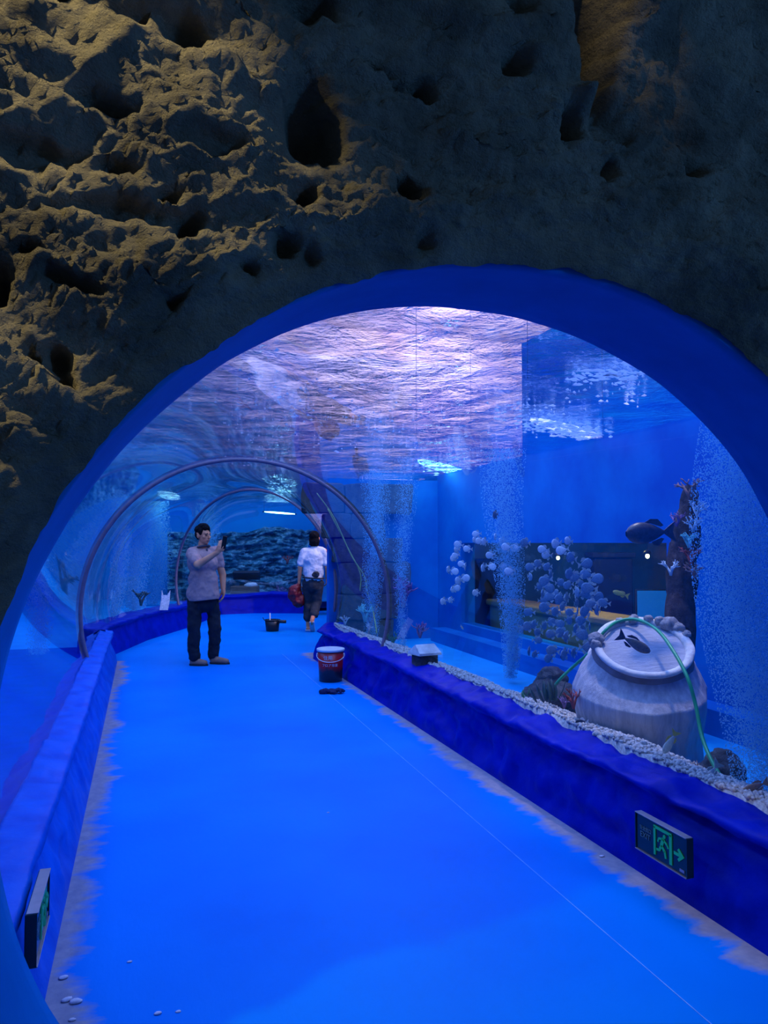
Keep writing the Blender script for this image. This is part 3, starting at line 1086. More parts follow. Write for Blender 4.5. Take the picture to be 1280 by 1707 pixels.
# ---- green air hose draped over the stump
M['hose'] = paint('green_hose', (0.03, 0.42, 0.16), (0.02, 0.34, 0.13), 0.35, 10)
hp = [at(*p) for p in [(915, 1158, 5.3), (932, 1134, 5.25), (958, 1109, 5.2), (985, 1085, 5.05), (1006, 1054, 4.9), (1030, 1036, 4.98), (1062, 1033, 4.93), (1095, 1050, 4.72),
                       (1122, 1085, 4.5), (1146, 1130, 4.32), (1160, 1178, 4.25), (1170, 1228, 4.15), (1188, 1272, 4.0), (1212, 1310, 3.88), (1226, 1328, 3.82)]]
o = link('air_hose', tube(smooth_path(hp, 90), 0.0105, 8), M['hose'])
tag(o, 'thin green air hose draped over the clay stump', 'hose')


# ---- fish
def fish_mats(name, c1, c2, rough=0.3):
    return paint(name, c1, c2, rough, 14, 0, 30, 0.6)


M['fish_silver'] = fish_mats('silver_scales', (0.80, 0.84, 0.88), (0.55, 0.62, 0.68), 0.22)
M['fish_blue'] = fish_mats('blue_grey_scales', (0.22, 0.34, 0.46), (0.12, 0.2, 0.3), 0.35)
M['fish_fin'] = fish_mats('fin_membrane', (0.55, 0.60, 0.55), (0.35, 0.42, 0.42))
M['fish_dark'] = fish_mats('dark_scales', (0.05, 0.05, 0.07), (0.02, 0.02, 0.03), 0.4)
M['fish_brown'] = fish_mats('brown_scales', (0.30, 0.20, 0.13), (0.18, 0.13, 0.10), 0.4)
M['fish_pale'] = fish_mats('cream_scales', (0.85, 0.80, 0.62), (0.70, 0.66, 0.52), 0.35)
M['fish_yellow'] = fish_mats('yellow_fin', (0.80, 0.62, 0.12), (0.65, 0.48, 0.1), 0.4)
M['eye_black'] = paint('eye_black', (0.01, 0.01, 0.012), (0.02, 0.02, 0.02), 0.1)


def fish_meshes(hr, tr):
    """unit fish, nose at +x, length 1 (body 0.8 + tail); hr height, tr thickness"""
    st = []
    m = 14
    for i in range(15):
        s = i / 14
        x = 0.5 - 0.8 * s
        env = (math.sin(math.pi * min(1, s * 0.98 + 0.02) ** 0.72)) ** 0.85
        env = max(env, 0.10 if s > 0.5 else 0.05)
        st.append((x, hr / 2 * env, tr / 2 * max(env, 0.06) * (1 - 0.35 * s)))
    P = np.array([[(x, w * math.cos(TAU * j / m), h * math.sin(TAU * j / m)) for x, h, w in st] for j in range(m)])
    body = grid_mesh(P, close_u=True, flip=True)

    def fin(pts, th):
        n = len(pts)
        V = [(p[0], -th, p[1]) for p in pts] + [(p[0], th, p[1]) for p in pts]
        Fc = [tuple(range(n - 1, -1, -1)), tuple(range(n, 2 * n))] + [(i, (i + 1) % n, (i + 1) % n + n, i + n) for i in range(n)]
        return mesh(V, Fc, False)
    tail = fin([(-0.27, 0.035), (-0.38, 0.12), (-0.50, 0.20), (-0.44, 0.0), (-0.50, -0.20), (-0.38, -0.12), (-0.27, -0.035)], 0.008)
    dorsal = fin([(0.15, hr * 0.44), (0.0, hr * 0.62), (-0.15, hr * 0.60), (-0.26, hr * 0.30), (-0.2, hr * 0.25), (0.0, hr * 0.42)], 0.006)
    anal = fin([(0.0, -hr * 0.42), (-0.2, -hr * 0.25), (-0.26, -hr * 0.30), (-0.15, -hr * 0.6), (-0.04, -hr * 0.56)], 0.006)
    bm = bmesh.new(); add_ell(bm, (0, 0, 0), (0.032, 0.014, 0.032), sub=1)
    eye = done(bm)
    return body, tail, dorsal, anal, eye, tr


FKIND = {'disc': fish_meshes(0.66, 0.17), 'slim': fish_meshes(0.30, 0.16), 'heavy': fish_meshes(0.42, 0.26)}
_fish_cache = {}


def fish(kind, loc, length, yaw, pitch, mat, fin_mat, label, group=None, roll=0.0):
    key = (kind, mat, fin_mat)
    if key not in _fish_cache:
        src = FKIND[kind]
        ms = [s.copy() for s in src[:5]]
        for s, mm in zip(ms, (mat, fin_mat, fin_mat, fin_mat, 'eye_black')):
            s.materials.append(M[mm])
        _fish_cache[key] = ms
    ms = _fish_cache[key]
    tr = FKIND[kind][5]
    root = link('fish', ms[0])
    root.location = loc
    root.scale = (length,) * 3
    root.rotation_euler = (roll, pitch, yaw)
    tag(root, label, 'fish', group)
    link('tail_fin', ms[1], None, root)
    link('dorsal_fin', ms[2], None, root)
    link('anal_fin', ms[3], None, root)
    for s in (-1, 1):
        e = link('eye', ms[4], None, root)
        e.location = (0.37, s * tr * 0.27, 0.05)
    return root


def on_x(px, py, X):
    v = at(px, py, 1.0)
    return at(px, py, X / v.x)


# the shoal in front of the viewing window
shoal = [(795, 890), (800, 902), (792, 900), (765, 908), (762, 916), (780, 915), (808, 903), (826, 895), (760, 926), (757, 930), (838, 902), (845, 912), (818, 925), (770, 940), (748, 950), (756, 952),
         (775, 945), (818, 944), (806, 946), (838, 945), (850, 952), (765, 968), (774, 964), (760, 980), (757, 982), (794, 988), (740, 1002), (752, 1000), (860, 913), (906, 916), (912, 925), (928, 906), (948, 902), (938, 917), (953, 930),
         (913, 945), (898, 940), (910, 968), (905, 990), (876, 905), (885, 946), (975, 940)]
reg = [(880, 955, 1008, 1062, 46), (860, 1030, 990, 1100, 16)]
pts_px = list(shoal)
rr_ = random.Random(3)
for x0, y0, x1, y1, n in reg:
    tries = 0
    while n > 0 and tries < 4000:
        tries += 1
        q = (rr_.uniform(x0, x1), rr_.uniform(y0, y1))
        if all((q[0] - a) ** 2 + (q[1] - b_) ** 2 > 100 for a, b_ in pts_px):
            pts_px.append(q)
            n -= 1
placed = []
LAB = {True: ('small silver disc-shaped fish in the left half of the shoal before the tank window', 'bright silver fish of the shoal left of the bubble column'),
       False: ('small blue-grey disc-shaped fish in the right half of the shoal, above the clay stump', 'blue-grey fish of the shoal right of the bubble column')}
for i, (px, py) in enumerate(pts_px):
    for _ in range(20):
        X = rr_.uniform(3.05, 3.78)
        p = on_x(px, py, X)
        if all((p - q).length > 0.10 for q in placed):
            break
    placed.append(p)
    yaw = rr_.choice([math.pi, 0.0, -2.2, -2.6]) + rr_.uniform(-0.5, 0.5) - YAW
    if i > len(shoal) and rr_.random() < 0.5:
        yaw += 0.6
    fish('disc', p, rr_.uniform(0.095, 0.135), yaw, rr_.uniform(-0.25, 0.25), 'fish_silver' if i < 34 else 'fish_blue', 'fish_fin', LAB[i < 28][0], LAB[i < 28][1])

cy_ = -YAW
fish('heavy', at(1085, 888, 4.95), 0.34, math.pi + cy_ + 0.15, 0.05, 'fish_dark', 'fish_dark', 'large dark fish beside the branching coral')
fish('slim', at(1117, 1237, 3.95), 0.135, math.pi + cy_ - 0.1, 1.05, 'fish_pale', 'fish_yellow', 'cream fish with yellow tail below the clay stump')
fish('slim', at(1183, 1292, 3.72), 0.165, math.pi + cy_ + 0.2, 0.85, 'fish_silver', 'fish_fin', 'pale fish heading up beside the end of the green hose')
fish('slim', at(1260, 1311, 3.4), 0.125, cy_ + math.pi, 0.35, 'fish_brown', 'fish_brown', 'dark fish at the right edge low in the bubble curtain')
fish('slim', at(1056, 1072, 4.38), 0.20, cy_ - 0.2, 0.5, 'fish_brown', 'fish_dark', 'brown fish hovering over the top of the clay stump')
fish('disc', at(826, 858, 6.9), 0.11, cy_ + 1.9, 0.1, 'fish_dark', 'fish_dark', 'small dark fish alone at the top of the bubble column')
fish('disc', at(970, 1206, 4.6), 0.085, cy_ + math.pi, 0.2, 'fish_dark', 'fish_silver', 'small black and white fish at the left foot of the clay stump')
fish('slim', at(1138, 1284, 3.85), 0.055, cy_ - 1.2, 1.0, 'fish_silver', 'fish_fin', 'tiny pale fish just above the gravel below the stump')
fish('slim', at(1035, 990, 5.9), 0.13, cy_ + math.pi, -0.3, 'fish_yellow', 'fish_yellow', 'orange yellow fish right of the shoal')
fish('disc', at(864, 1168, 5.6), 0.09, cy_ + 1.0, 0.0, 'fish_dark', 'fish_dark', 'dark fish left of the reef rock pile')
fish('slim', at(770, 1046, 7.2), 0.07, cy_ + 1.0, 0.6, 'fish_pale', 'fish_pale', 'small pale fish below the left end of the shoal')


# ---- reef rock pile, plants and corals
def boulder(name, c, r, seed, mat='reef_rock', parent=None, amp=0.35, sub=4, scale=1.6):
    bm = bmesh.new()
    add_ell(bm, (0, 0, 0), (1, 1, 1), sub=sub)
    me = done(bm)
    displace(me, amp * 1.6, scale, 5, seed=seed)
    displace(me, amp * 0.5, scale * 4, 3, seed=seed + 4, ridge=True)
    co = get_co(me) * np.array(r)
    set_co(me, co)
    o = link(name, me, M[mat], parent)
    o.location = c
    return o


M['leaf_dark'] = paint('dark_leaf', (0.03, 0.06, 0.06), (0.05, 0.09, 0.05), 0.5, 20)
M['leaf_green'] = paint('green_leaf', (0.08, 0.28, 0.10), (0.05, 0.20, 0.08), 0.5, 20)
M['coral_red'] = paint('red_coral', (0.50, 0.10, 0.06), (0.35, 0.06, 0.05), 0.8, 20, 0.3, 80)
M['coral_brown'] = paint('brown_coral', (0.42, 0.22, 0.16), (0.28, 0.13, 0.11), 0.8, 20, 0.3, 80)
M['coral_pale'] = paint('pale_coral', (0.62, 0.74, 0.80), (0.45, 0.58, 0.66), 0.7, 20, 0.3, 80)
M['coral_purple'] = paint('purple_coral', (0.30, 0.16, 0.34), (0.2, 0.1, 0.26), 0.8, 20, 0.3, 80)
M['coral_cyan'] = paint('cyan_coral', (0.25, 0.75, 0.72), (0.15, 0.55, 0.6), 0.7, 20, 0.3, 80)


def leaf_mesh(p0, d, length, width, bend=0.3):
    p0, d = Vector(p0), Vector(d).normalized()
    s = d.cross(Vector((0, 0.3, 1)))
    s = s.normalized() if s.length > 1e-3 else Vector((1, 0, 0))
    nrm = s.cross(d)
    V, Fc = [], []
    n = 7
    for i in range(n):
        t = i / (n - 1)
        w = width * math.sin(math.pi * (0.08 + 0.9 * t)) ** 0.8
        c = p0 + d * length * t + nrm * bend * length * t * t
        V += [c - s * w / 2, c + nrm * 0.004 + s * 0, c + s * w / 2, c - nrm * 0.004]
    for i in range(n - 1):
        for k in range(4):
            k2 = (k + 1) % 4
            Fc.append((i * 4 + k, i * 4 + k2, (i + 1) * 4 + k2, (i + 1) * 4 + k))
    Fc += [(3, 2, 1, 0), tuple((n - 1) * 4 + k for k in range(4))]
    return mesh(V, Fc)


def coral(name, base, h, mat, label, seed, spread=0.6, levels=3, r0=None, kids=3, group=None):
    r = random.Random(seed)
    root = empty(name, base)
    tag(root, label, 'coral', group)
    r0 = r0 or h * 0.06
    VV, FF = [[] for _ in range(4)], [[] for _ in range(4)]
    groups = []

    def grow(p, d, L_, rad, lv, out):
        q = p + d * L_
        mid = p.lerp(q, 0.5) + Vector((r.uniform(-1, 1), r.uniform(-1, 1), r.uniform(-1, 1))) * L_ * 0.08
        V, Fc = tube_pts([p - d * rad * 0.5, mid, q], [rad, rad * 0.85, rad * 0.6], 7)
        off = len(out[0])
        out[0].extend(V)
        out[1].extend([tuple(i + off for i in f) for f in Fc])
        if lv > 0:
            for _ in range(kids):
                nd = (d + Vector((r.gauss(0, spread), r.gauss(0, spread), r.gauss(0.1, spread * 0.6)))).normalized()
                grow(p.lerp(q, r.uniform(0.55, 1.0)), nd, L_ * r.uniform(0.55, 0.8), rad * 0.62, lv - 1, out)
    for k in range(kids):
        out = ([], [])
        a = TAU * k / kids + r.uniform(-0.4, 0.4)
        grow(Vector((0, 0, 0)), Vector((math.cos(a) * spread * 0.7, math.sin(a) * spread * 0.7, 1)).normalized(), h * 0.42, r0, levels - 1, out)
        link('coral_branch', mesh(*out), M[mat], root)
    return root


pile = at(918, 1185, 5.5)
rp = empty('reef_rock_pile', (pile.x, pile.y, 0.36), -YAW)
tag(rp, 'crusty dark reef rock pile left of the clay stump', 'rock')
for k, (x, y, z, sx, sy, sz) in enumerate([(0, 0.0, 0.05, 0.19, 0.15, 0.13), (0.02, 0.05, 0.16, 0.11, 0.1, 0.10), (0.14, -0.04, 0.0, 0.10, 0.09, 0.09), (-0.12, -0.04, 0.02, 0.09, 0.08, 0.08), (0.10, 0.0, -0.08, 0.08, 0.07, 0.06)]):
    boulder('rock', (x, y, z), (sx, sy, sz), 20 + k, parent=rp)
pl = empty('water_plant', at(912, 1162, 5.2))
tag(pl, 'dark broad-leaved plant in front of the reef rock pile', 'plant')
for k in range(9):
    a = rng.uniform(-1.2, 1.2)
    link('leaf', leaf_mesh((rng.uniform(-.08, .08), rng.uniform(-.03, .03), -0.03), RV * math.sin(a) + Vector((0, 0, 1)), rng.uniform(0.09, 0.17), 0.04), M['leaf_dark'], pl)
pl = empty('water_plant', at(880, 1160, 5.4))
tag(pl, 'small green plant at the left end of the reef rock pile', 'plant')
for k in range(6):
    a = rng.uniform(-1.2, 1.2)
    link('leaf', leaf_mesh((rng.uniform(-.06, .06), rng.uniform(-.03, .03), -0.03), RV * math.sin(a) + Vector((0, 0, 0.8)), rng.uniform(0.06, 0.12), 0.03), M['leaf_green'], pl)
c = at(956, 1180, 4.75)
coral('branching_coral', (c.x, c.y, c.z), 0.15, 'coral_red', 'reddish coral squeezed between rock pile and clay stump', 5, 0.5, 3)
c = at(940, 1180, 5.0)
coral('branching_coral', (c.x, c.y, c.z), 0.11, 'coral_purple', 'purple coral tuft at the foot of the reef rock pile', 6, 0.7, 3)

# reef pillar with corals at the right
pb = at(1130, 1080, 5.45)
rp = empty('reef_pillar', (pb.x, pb.y, 0.15), -YAW)
tag(rp, 'dark brown reef pillar carrying corals behind the clay stump', 'rock')
M['pillar_rock'] = rock_material('pillar_rock', [(0.3, (0.05, 0.035, 0.03)), (0.55, (0.16, 0.10, 0.08)), (0.75, (0.30, 0.18, 0.13))], 12.0, 0.9, 40, 0.03)
for k, (x, y, z, sx, sy, sz) in enumerate([(0.0, 0, 0.3, 0.10, 0.10, 0.40), (0.02, 0, 0.75, 0.10, 0.11, 0.36), (0.04, 0.02, 1.1, 0.10, 0.11, 0.30), (0.07, 0.0, 1.4, 0.09, 0.10, 0.22), (0.10, 0.0, 1.62, 0.06, 0.08, 0.14)]):
    boulder('rock', (x, y, z), (sx, sy, sz), 50 + k, 'pillar_rock', rp, 0.3)
for k, (px, py, h, mt, lab) in enumerate([
        (1150, 830, 0.20, 'coral_brown', 'topmost brown coral on the reef pillar'), (1162, 860, 0.17, 'coral_pale', 'upper pale blue coral clump on the reef pillar'),
        (1156, 885, 0.15, 'coral_pale', 'middle pale blue coral clump on the reef pillar'), (1128, 876, 0.14, 'coral_purple', 'purple coral beside the large dark fish'),
        (1148, 912, 0.15, 'coral_cyan', 'cyan coral halfway up the reef pillar'), (1152, 940, 0.18, 'coral_red', 'reddish brown coral branching to the right of the reef pillar'),
        (1158, 962, 0.15, 'coral_brown', 'lower brown coral on the reef pillar'), (1118, 958, 0.15, 'coral_pale', 'pale drooping coral on the left side of the reef pillar')]):
    p = at(px, py, 5.25)
    coral('branching_coral', p, h, mt, lab, 70 + k, 0.75, 3)

# foreground corals lower right behind the bubble curtain
c = at(1205, 1255, 4.1)
boulder('reef_rock', (c.x, c.y, 0.30), (0.10, 0.12, 0.10), 91)
tag(bpy.data.objects[-1] if False else COL.objects[-1], 'dark reef rock on the gravel beside the bubble curtain', 'rock')
c = at(1150, 1262, 4.05)
coral('branching_coral', (c.x, c.y, 0.26), 0.13, 'coral_brown', 'dark brown coral at the right foot of the clay stump', 92, 0.6, 3)

# small stone hut on the gravel
c = at(708, 1105, 7.0)
hut = empty('stone_hut', (c.x, c.y, 0.385), -YAW + 0.5)
tag(hut, 'small stone hut ornament with a pale snowy roof on the gravel', 'ornament')
bm = bmesh.new(); bm_box(bm, (0, 0, 0.04), (0.19, 0.16, 0.16), bevel=0.012)
me = done(bm, False); link('hut_wall', me, M['reef_rock'], hut)
V = [(-0.115, -0.10, 0.11), (0.115, -0.10, 0.11), (0.115, 0.10, 0.11), (-0.115, 0.10, 0.11), (-0.10, 0, 0.20), (0.10, 0, 0.20), (-0.115, -0.10, 0.13), (0.115, -0.10, 0.13), (0.115, 0.10, 0.13), (-0.115, 0.10, 0.13)]
me = mesh(V, [(0, 3, 2, 1), (0, 1, 7, 6), (2, 3, 9, 8), (1, 2, 8, 5, 7), (3, 0, 6, 4, 9), (6, 7, 5, 4), (8, 9, 4, 5)], False)
link('hut_roof', me, M['stump_rim'], hut)
bm = bmesh.new(); bm_box(bm, (0.096, 0, 0.02), (0.01, 0.06, 0.09)); link('doorway', done(bm, False), M['black_plastic'], hut)

# red starfish on the gravel
c = at(845, 1164, 5.75)
V = []
for k in range(10):
    a = TAU * k / 10
    rad = 0.055 if k % 2 == 0 else 0.02
    V.append((rad * math.cos(a), rad * math.sin(a), 0.004 if k % 2 == 0 else 0.012))
V += [(0, 0, 0.024), (0, 0, -0.008)]
me = mesh(V, [(k, (k + 1) % 10, 10) for k in range(10)] + [((k + 1) % 10, k, 11) for k in range(10)], False)
o = link('starfish', me, M['coral_red']); o.location = c; o.rotation_euler = (0.9, 0.2, 0.3)
tag(o, 'small red starfish on the gravel left of the reef rock pile', 'starfish')

# tufts near the first joint
for k, (px, py, fw, h, mt, lab) in enumerate([
        (655, 1075, 8.3, 0.18, 'leaf_green', 'bushy green coral tuft at the foot of the first acrylic joint'),
        (700, 1062, 8.3, 0.22, 'coral_purple', 'purple coral behind the stone hut'),
        (608, 1035, 9.3, 0.28, 'coral_cyan', 'cyan coral glowing before the block wall'),
        (575, 1042, 9.95, 0.16, 'coral_pale', 'white coral on the gravel before the block wall'),
        (615, 1052, 9.0, 0.12, 'coral_pale', 'low white coral beside the yellow cord'),
        (672, 1010, 9.2, 0.45, 'coral_purple', 'tall dark purple coral behind the thin bubble stream')]):
    p = at(px, py, fw)
    coral('branching_coral', p, h, mt, lab, 120 + k, 0.6, 3)

# ---- block wall closing the right tank
wb = slab('wall_back', (2.45, 10.28, 0.0), (XR, 10.40, ZW - 0.06), 'tank_paint')
row_z = 0.1
r5 = random.Random(8)
block_cache = []
for k in range(5):
    bm = bmesh.new()
    bm_box(bm, (0, 0, 0), (1, 1, 1), bevel=0.05)
    bmesh.ops.subdivide_edges(bm, edges=bm.edges[:], cuts=2, use_grid_fill=True)
    me = done(bm)
    displace(me, 0.14, 1.9, 3, seed=k)
    me.materials.append(M['stone_block'])
    block_cache.append(me)
while row_z < 2.15:
    h = r5.uniform(0.32, 0.46)
    zc_ = row_z + h * 0.5
    x = float(np.interp(zc_, [0.4, 1.0, 1.5, 1.8, 2.0, 2.2], [2.50, 2.54, 2.42, 2.28, 2.14, 1.95])) + r5.uniform(0, 0.04)
    while x < 3.12:
        w = r5.uniform(0.36, 0.6)
        o = link('stone_block', r5.choice(block_cache), None, wb)
        o.location = (x + w / 2, 10.2, row_z + h / 2)
        o.scale = (w - 0.012, 0.16 + r5.uniform(-0.03, 0.03), h - 0.012)
        o.rotation_euler = (0, r5.uniform(-0.02, 0.02), r5.uniform(-0.03, 0.03))
        x += w
    row_z += h

# yellow-green cords hanging across the block wall
M['cord'] = paint('yellow_cord', (0.42, 0.52, 0.12), (0.3, 0.42, 0.1), 0.5, 12)
for pts, lab in (([(528, 822, 9.9), (556, 862, 9.9), (585, 925, 9.85), (607, 960, 9.8), (612, 985, 9.7), (622, 1020, 9.5), (628, 1055, 9.2)], 'long yellow cord hanging from the surface over the block wall'),
                 ([(546, 848, 9.9), (578, 910, 9.9), (600, 955, 9.9), (600, 985, 9.85)], 'shorter yellow cord hanging beside the long one')):
    o = link('hanging_cord', tube(smooth_path([at(*p) for p in pts], 40), 0.008, 6), M['cord'])
    tag(o, lab, 'cord')

# ---- far reef wall and chest
def reef_wall():
    nx, nz = 180, 110
    xs = np.linspace(0.6, 5.2, nx); zs = np.linspace(0.1, 1.75, nz)
    X, Z = np.meshgrid(xs, zs, indexing='ij')
    P = np.stack([X, 0 * X, Z], -1).reshape(-1, 3)
    n1 = fbm(P * np.array([1.6, 1, 4.5]), 5, 0.6, seed=61, ridge=True)
    n2 = fbm(P * np.array([6, 1, 12]), 4, 0.6, seed=67)
    Y = 19.4 - 0.55 * n1 - 0.30 * n2 + 0.35 * (P[:, 2] / 1.75)
    P[:, 1] = Y
    P[:, 2] *= 1.0 + 0.35 * (fbm(np.stack([P[:, 0] * 1.3, 0 * Y, 0 * Y], -1), 4, 0.6, seed=88) - 0.5) * (P[:, 2] / 1.75)
    me = grid_mesh(P.reshape(nx, nz, 3))
    o = link('reef_wall', me, M['far_reef'])
    tag(o, 'rugged layered reef wall at the back of the far tank', 'rock')


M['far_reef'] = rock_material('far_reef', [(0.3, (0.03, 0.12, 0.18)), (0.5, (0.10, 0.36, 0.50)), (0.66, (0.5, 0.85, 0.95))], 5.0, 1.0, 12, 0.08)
reef_wall()
c = at(408, 1000, 17.9)
ch = empty('treasure_chest', (c.x, c.y, 0.12), -YAW)
tag(ch, 'brown wooden chest with a raised dark lid in the far tank', 'chest')
M['wood'] = paint('old_wood', (0.22, 0.13, 0.10), (0.14, 0.08, 0.06), 0.7, 6, 0.3, 20, 0.2, stretch=(1, 1, 8))
link('chest_box', box_mesh((0, 0, 0.2), (0.62, 0.36, 0.36), 0.02), M['wood'], ch)
link('chest_lid', box_mesh((0, 0.22, 0.62), (0.64, 0.10, 0.22), 0.03, Euler((0.5, 0, 0))), M['black_plastic'], ch)
bm = bmesh.new(); add_ell(bm, (0.15, -0.05, 0.40), (0.16, 0.12, 0.06)); me = done(bm); displace(me, 0.05, 12, 3, seed=2)
link('chest_cloth', me, M['stump_rim'], ch)
for k, (px, py, fw, h, mt, lab) in enumerate([(235, 1008, 14.6, 0.42, 'leaf_dark', 'dark bushy plant behind the far left acrylic'),
                                              (470, 1000, 17.6, 0.4, 'coral_purple', 'dark coral in the far tank beside the red bag'),
                                              (478, 940, 18.75, 0.3, 'coral_red', 'reddish coral high on the far reef wall'),
                                              (448, 1000, 17.4, 0.2, 'coral_pale', 'low pale coral right of the wooden chest')]):
    p = at(px, py, fw)
    coral('branching_coral', p, h, mt, lab, 160 + k, 0.6, 3)

# white torn sheet leaning on the far left acrylic
c = at(275, 1012, 12.55)
sh_px = [(266, 1017), (280, 1017), (283, 1000), (284, 984), (279, 992), (272, 992), (270, 984), (269, 1000)]
nrm_ = Vector((0.85, -0.5, 0)).normalized()
V = [at(px, py, 12.55 + (1017 - py) * 0.003) for px, py in sh_px]
V2 = [v - FV * 0.012 for v in V]
n = len(V)
me = mesh(V2 + V, [tuple(range(n - 1, -1, -1)), tuple(range(n, 2 * n))] + [(i, (i + 1) % n, (i + 1) % n + n, i + n) for i in range(n)], False)
M['white_sheet'] = paint('white_plastic_sheet', (0.85, 0.85, 0.85), (0.5, 0.55, 0.6), 0.5, 40, 0.3, 60)
o = link('plastic_sheet', me, M['white_sheet'])
tag(o, 'torn white plastic sheet standing on the far left kerb', 'sheet')

# ---- the viewing window and the room behind it
pn = slab('window_4', (XR + 0.06, WIN[0], WIN[2]), (XR + 0.10, WIN[1], WIN[3]), 'pane')
M['tan'] = paint('ochre_bench', (0.50, 0.32, 0.10), (0.38, 0.24, 0.09), 0.7, 3, 0, 10)
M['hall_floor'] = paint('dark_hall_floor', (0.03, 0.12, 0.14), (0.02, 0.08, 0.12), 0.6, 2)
slab('floor_gallery', (XR + 0.2, 3.0, -0.1), (9.0, 10.2, 0.0), 'hall_floor')
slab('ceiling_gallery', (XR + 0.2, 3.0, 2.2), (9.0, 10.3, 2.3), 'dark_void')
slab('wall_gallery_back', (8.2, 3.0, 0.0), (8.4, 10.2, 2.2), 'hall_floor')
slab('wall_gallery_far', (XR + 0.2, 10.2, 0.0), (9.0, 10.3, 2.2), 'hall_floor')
bn = empty('visitor_bench', (4.70, 6.9, 0.0))
tag(bn, 'long ochre bench behind the tank window', 'bench')
link('bench_seat', box_mesh((0, 0, 0.70), (0.45, 5.4, 0.08), 0.02), M['tan'], bn)
link('bench_front', box_mesh((-0.16, 0, 0.42), (0.05, 5.3, 0.48), 0.01), M['tan'], bn)
for y in (-2.4, 0, 2.4):
    link('bench_support', box_mesh((0.05, y, 0.28), (0.3, 0.08, 0.56)), M['black_plastic'], bn)
for px, y0_, y1_, fw, w, lab in ((1018, 925, 1040, 9.3, 0.46, 'broad dark pillar behind the tank window'), (806, 935, 1012, 10.75, 0.42, 'dark block put in for the shade of a recess behind the left part of the tank window')):
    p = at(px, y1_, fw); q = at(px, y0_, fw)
    r_ = empty('gallery_pillar' if px > 900 else 'gallery_recess_block', (p.x, p.y, 0), -YAW)  # the left one is a dark block put in for a recess's shade
    tag(r_, lab, 'pillar' if px > 900 else 'dark recess')
    link('shaft' if px > 900 else 'recess_body', box_mesh((0, 0, q.z / 2), (w, 0.3, q.z - 0.06), 0.02), M['dark_void'], r_)
    link('capital' if px > 900 else 'recess_top', box_mesh((0, 0, q.z), (w * 1.12, 0.36, 0.06), 0.01), M['dark_void'], r_)
M['screen_blue'] = emit('lit_blue_panel', (0.02, 0.24, 0.9), 0.35)
p = at(1091, 1011, 8.3)
sc_ = empty('display_panel', (p.x, p.y, 0), -YAW)
tag(sc_, 'glowing blue display panel behind the tank window', 'screen')
link('screen', box_mesh((0, -0.02, p.z), (0.38, 0.01, 0.34)), M['screen_blue'], sc_)
link('screen_frame', box_mesh((0, 0, p.z), (0.41, 0.03, 0.37), 0.008), M['black_plastic'], sc_)
link('stand', box_mesh((0, 0.02, p.z / 2 - 0.08), (0.06, 0.05, p.z - 0.16)), M['black_plastic'], sc_)
M['bulb'] = emit('warm_bulb', (1.0, 0.75, 0.35), 9.0)
for k, (px, py, fw, lab) in enumerate([(1079, 927, 7.4, 'right small ceiling lamp behind the tank window'), (930, 930, 8.6, 'left small ceiling lamp behind the tank window')]):
    p = at(px, py, fw)
    r_ = empty('pendant_lamp', p)
    tag(r_, lab, 'lamp', 'pendant lamps in the gallery behind the window')
    bm = bmesh.new(); add_ell(bm, (0, 0, 0), (0.02, 0.02, 0.024), sub=2); link('bulb', done(bm), M['bulb'], r_)
    link('cord', tube([(0, 0, 0.03), (0, 0, 2.2 - p.z)], 0.004, 6), M['black_plastic'], r_)
    link('lamp_cap', lathe([(0.045, 0.02), (0.03, 0.05), (0.008, 0.06)], 16), M['black_plastic'], r_)
d = bpy.data.lights.new('bench_fill_light', 'POINT'); d.energy = 100; d.color = (1.0, 0.62, 0.18); d.shadow_soft_size = 0.12  # added warm point light, hidden above the window to brighten the bench
o = bpy.data.objects.new('bench_fill_light', d); o.location = (4.36, 7.2, 2.05); COL.objects.link(o)

# ================================================================== in the walkway
# ---- running-man exit signs
M['sign_face'] = paint('sign_dark_green', (0.004, 0.03, 0.035), (0.003, 0.022, 0.028), 0.25, 10)
M['sign_green'] = emit('sign_green_glow', (0.01, 0.42, 0.16), 0.06)
M['sign_print'] = paint('sign_grey_print', (0.10, 0.22, 0.22), (0.08, 0.18, 0.2), 0.5, 10)
M['sign_edge'] = paint('pale_aluminium', (0.42, 0.36, 0.38), (0.34, 0.3, 0.32), 0.3, 20, metal=0.6)


def flat_poly(polys, th=0.002):
    """polys in (u, v) -> thin raised mesh in the local xz plane, facing -y"""
    V, Fc = [], []
    for poly in polys:
        n = len(poly)
        o_ = len(V)
        V += [(u, -th, v) for u, v in poly] + [(u, 0.0, v) for u, v in poly]
        Fc += [tuple(o_ + i for i in range(n)), tuple(o_ + n + i for i in range(n - 1, -1, -1))]
        Fc += [(o_ + i, o_ + n + i, o_ + n + (i + 1) % n, o_ + (i + 1) % n) for i in range(n)]
    bm = bmesh.new()
    me = mesh(V, Fc, False)
    bm.from_mesh(me)
    return done(bm, False)


def bar(p, q, w):
    p, q = Vector((*p, 0)), Vector((*q, 0))
    d = (q - p).normalized()
    s = Vector((-d.y, d.x, 0)) * w / 2
    return [tuple((p - s)[:2]), tuple((q - s)[:2]), tuple((q + s)[:2]), tuple((p + s)[:2])]


def text_mesh(body, size, th=0.0):
    c = bpy.data.curves.new('txt', 'FONT')
    c.body = body
    c.size = size
    c.align_x = 'CENTER'
    c.align_y = 'CENTER'
    c.extrude = th
    o = bpy.data.objects.new('txt', c)
    COL.objects.link(o)
    dg = bpy.context.evaluated_depsgraph_get()
    me = bpy.data.meshes.new_from_object(o.evaluated_get(dg))
    bpy.data.objects.remove(o)
    return me


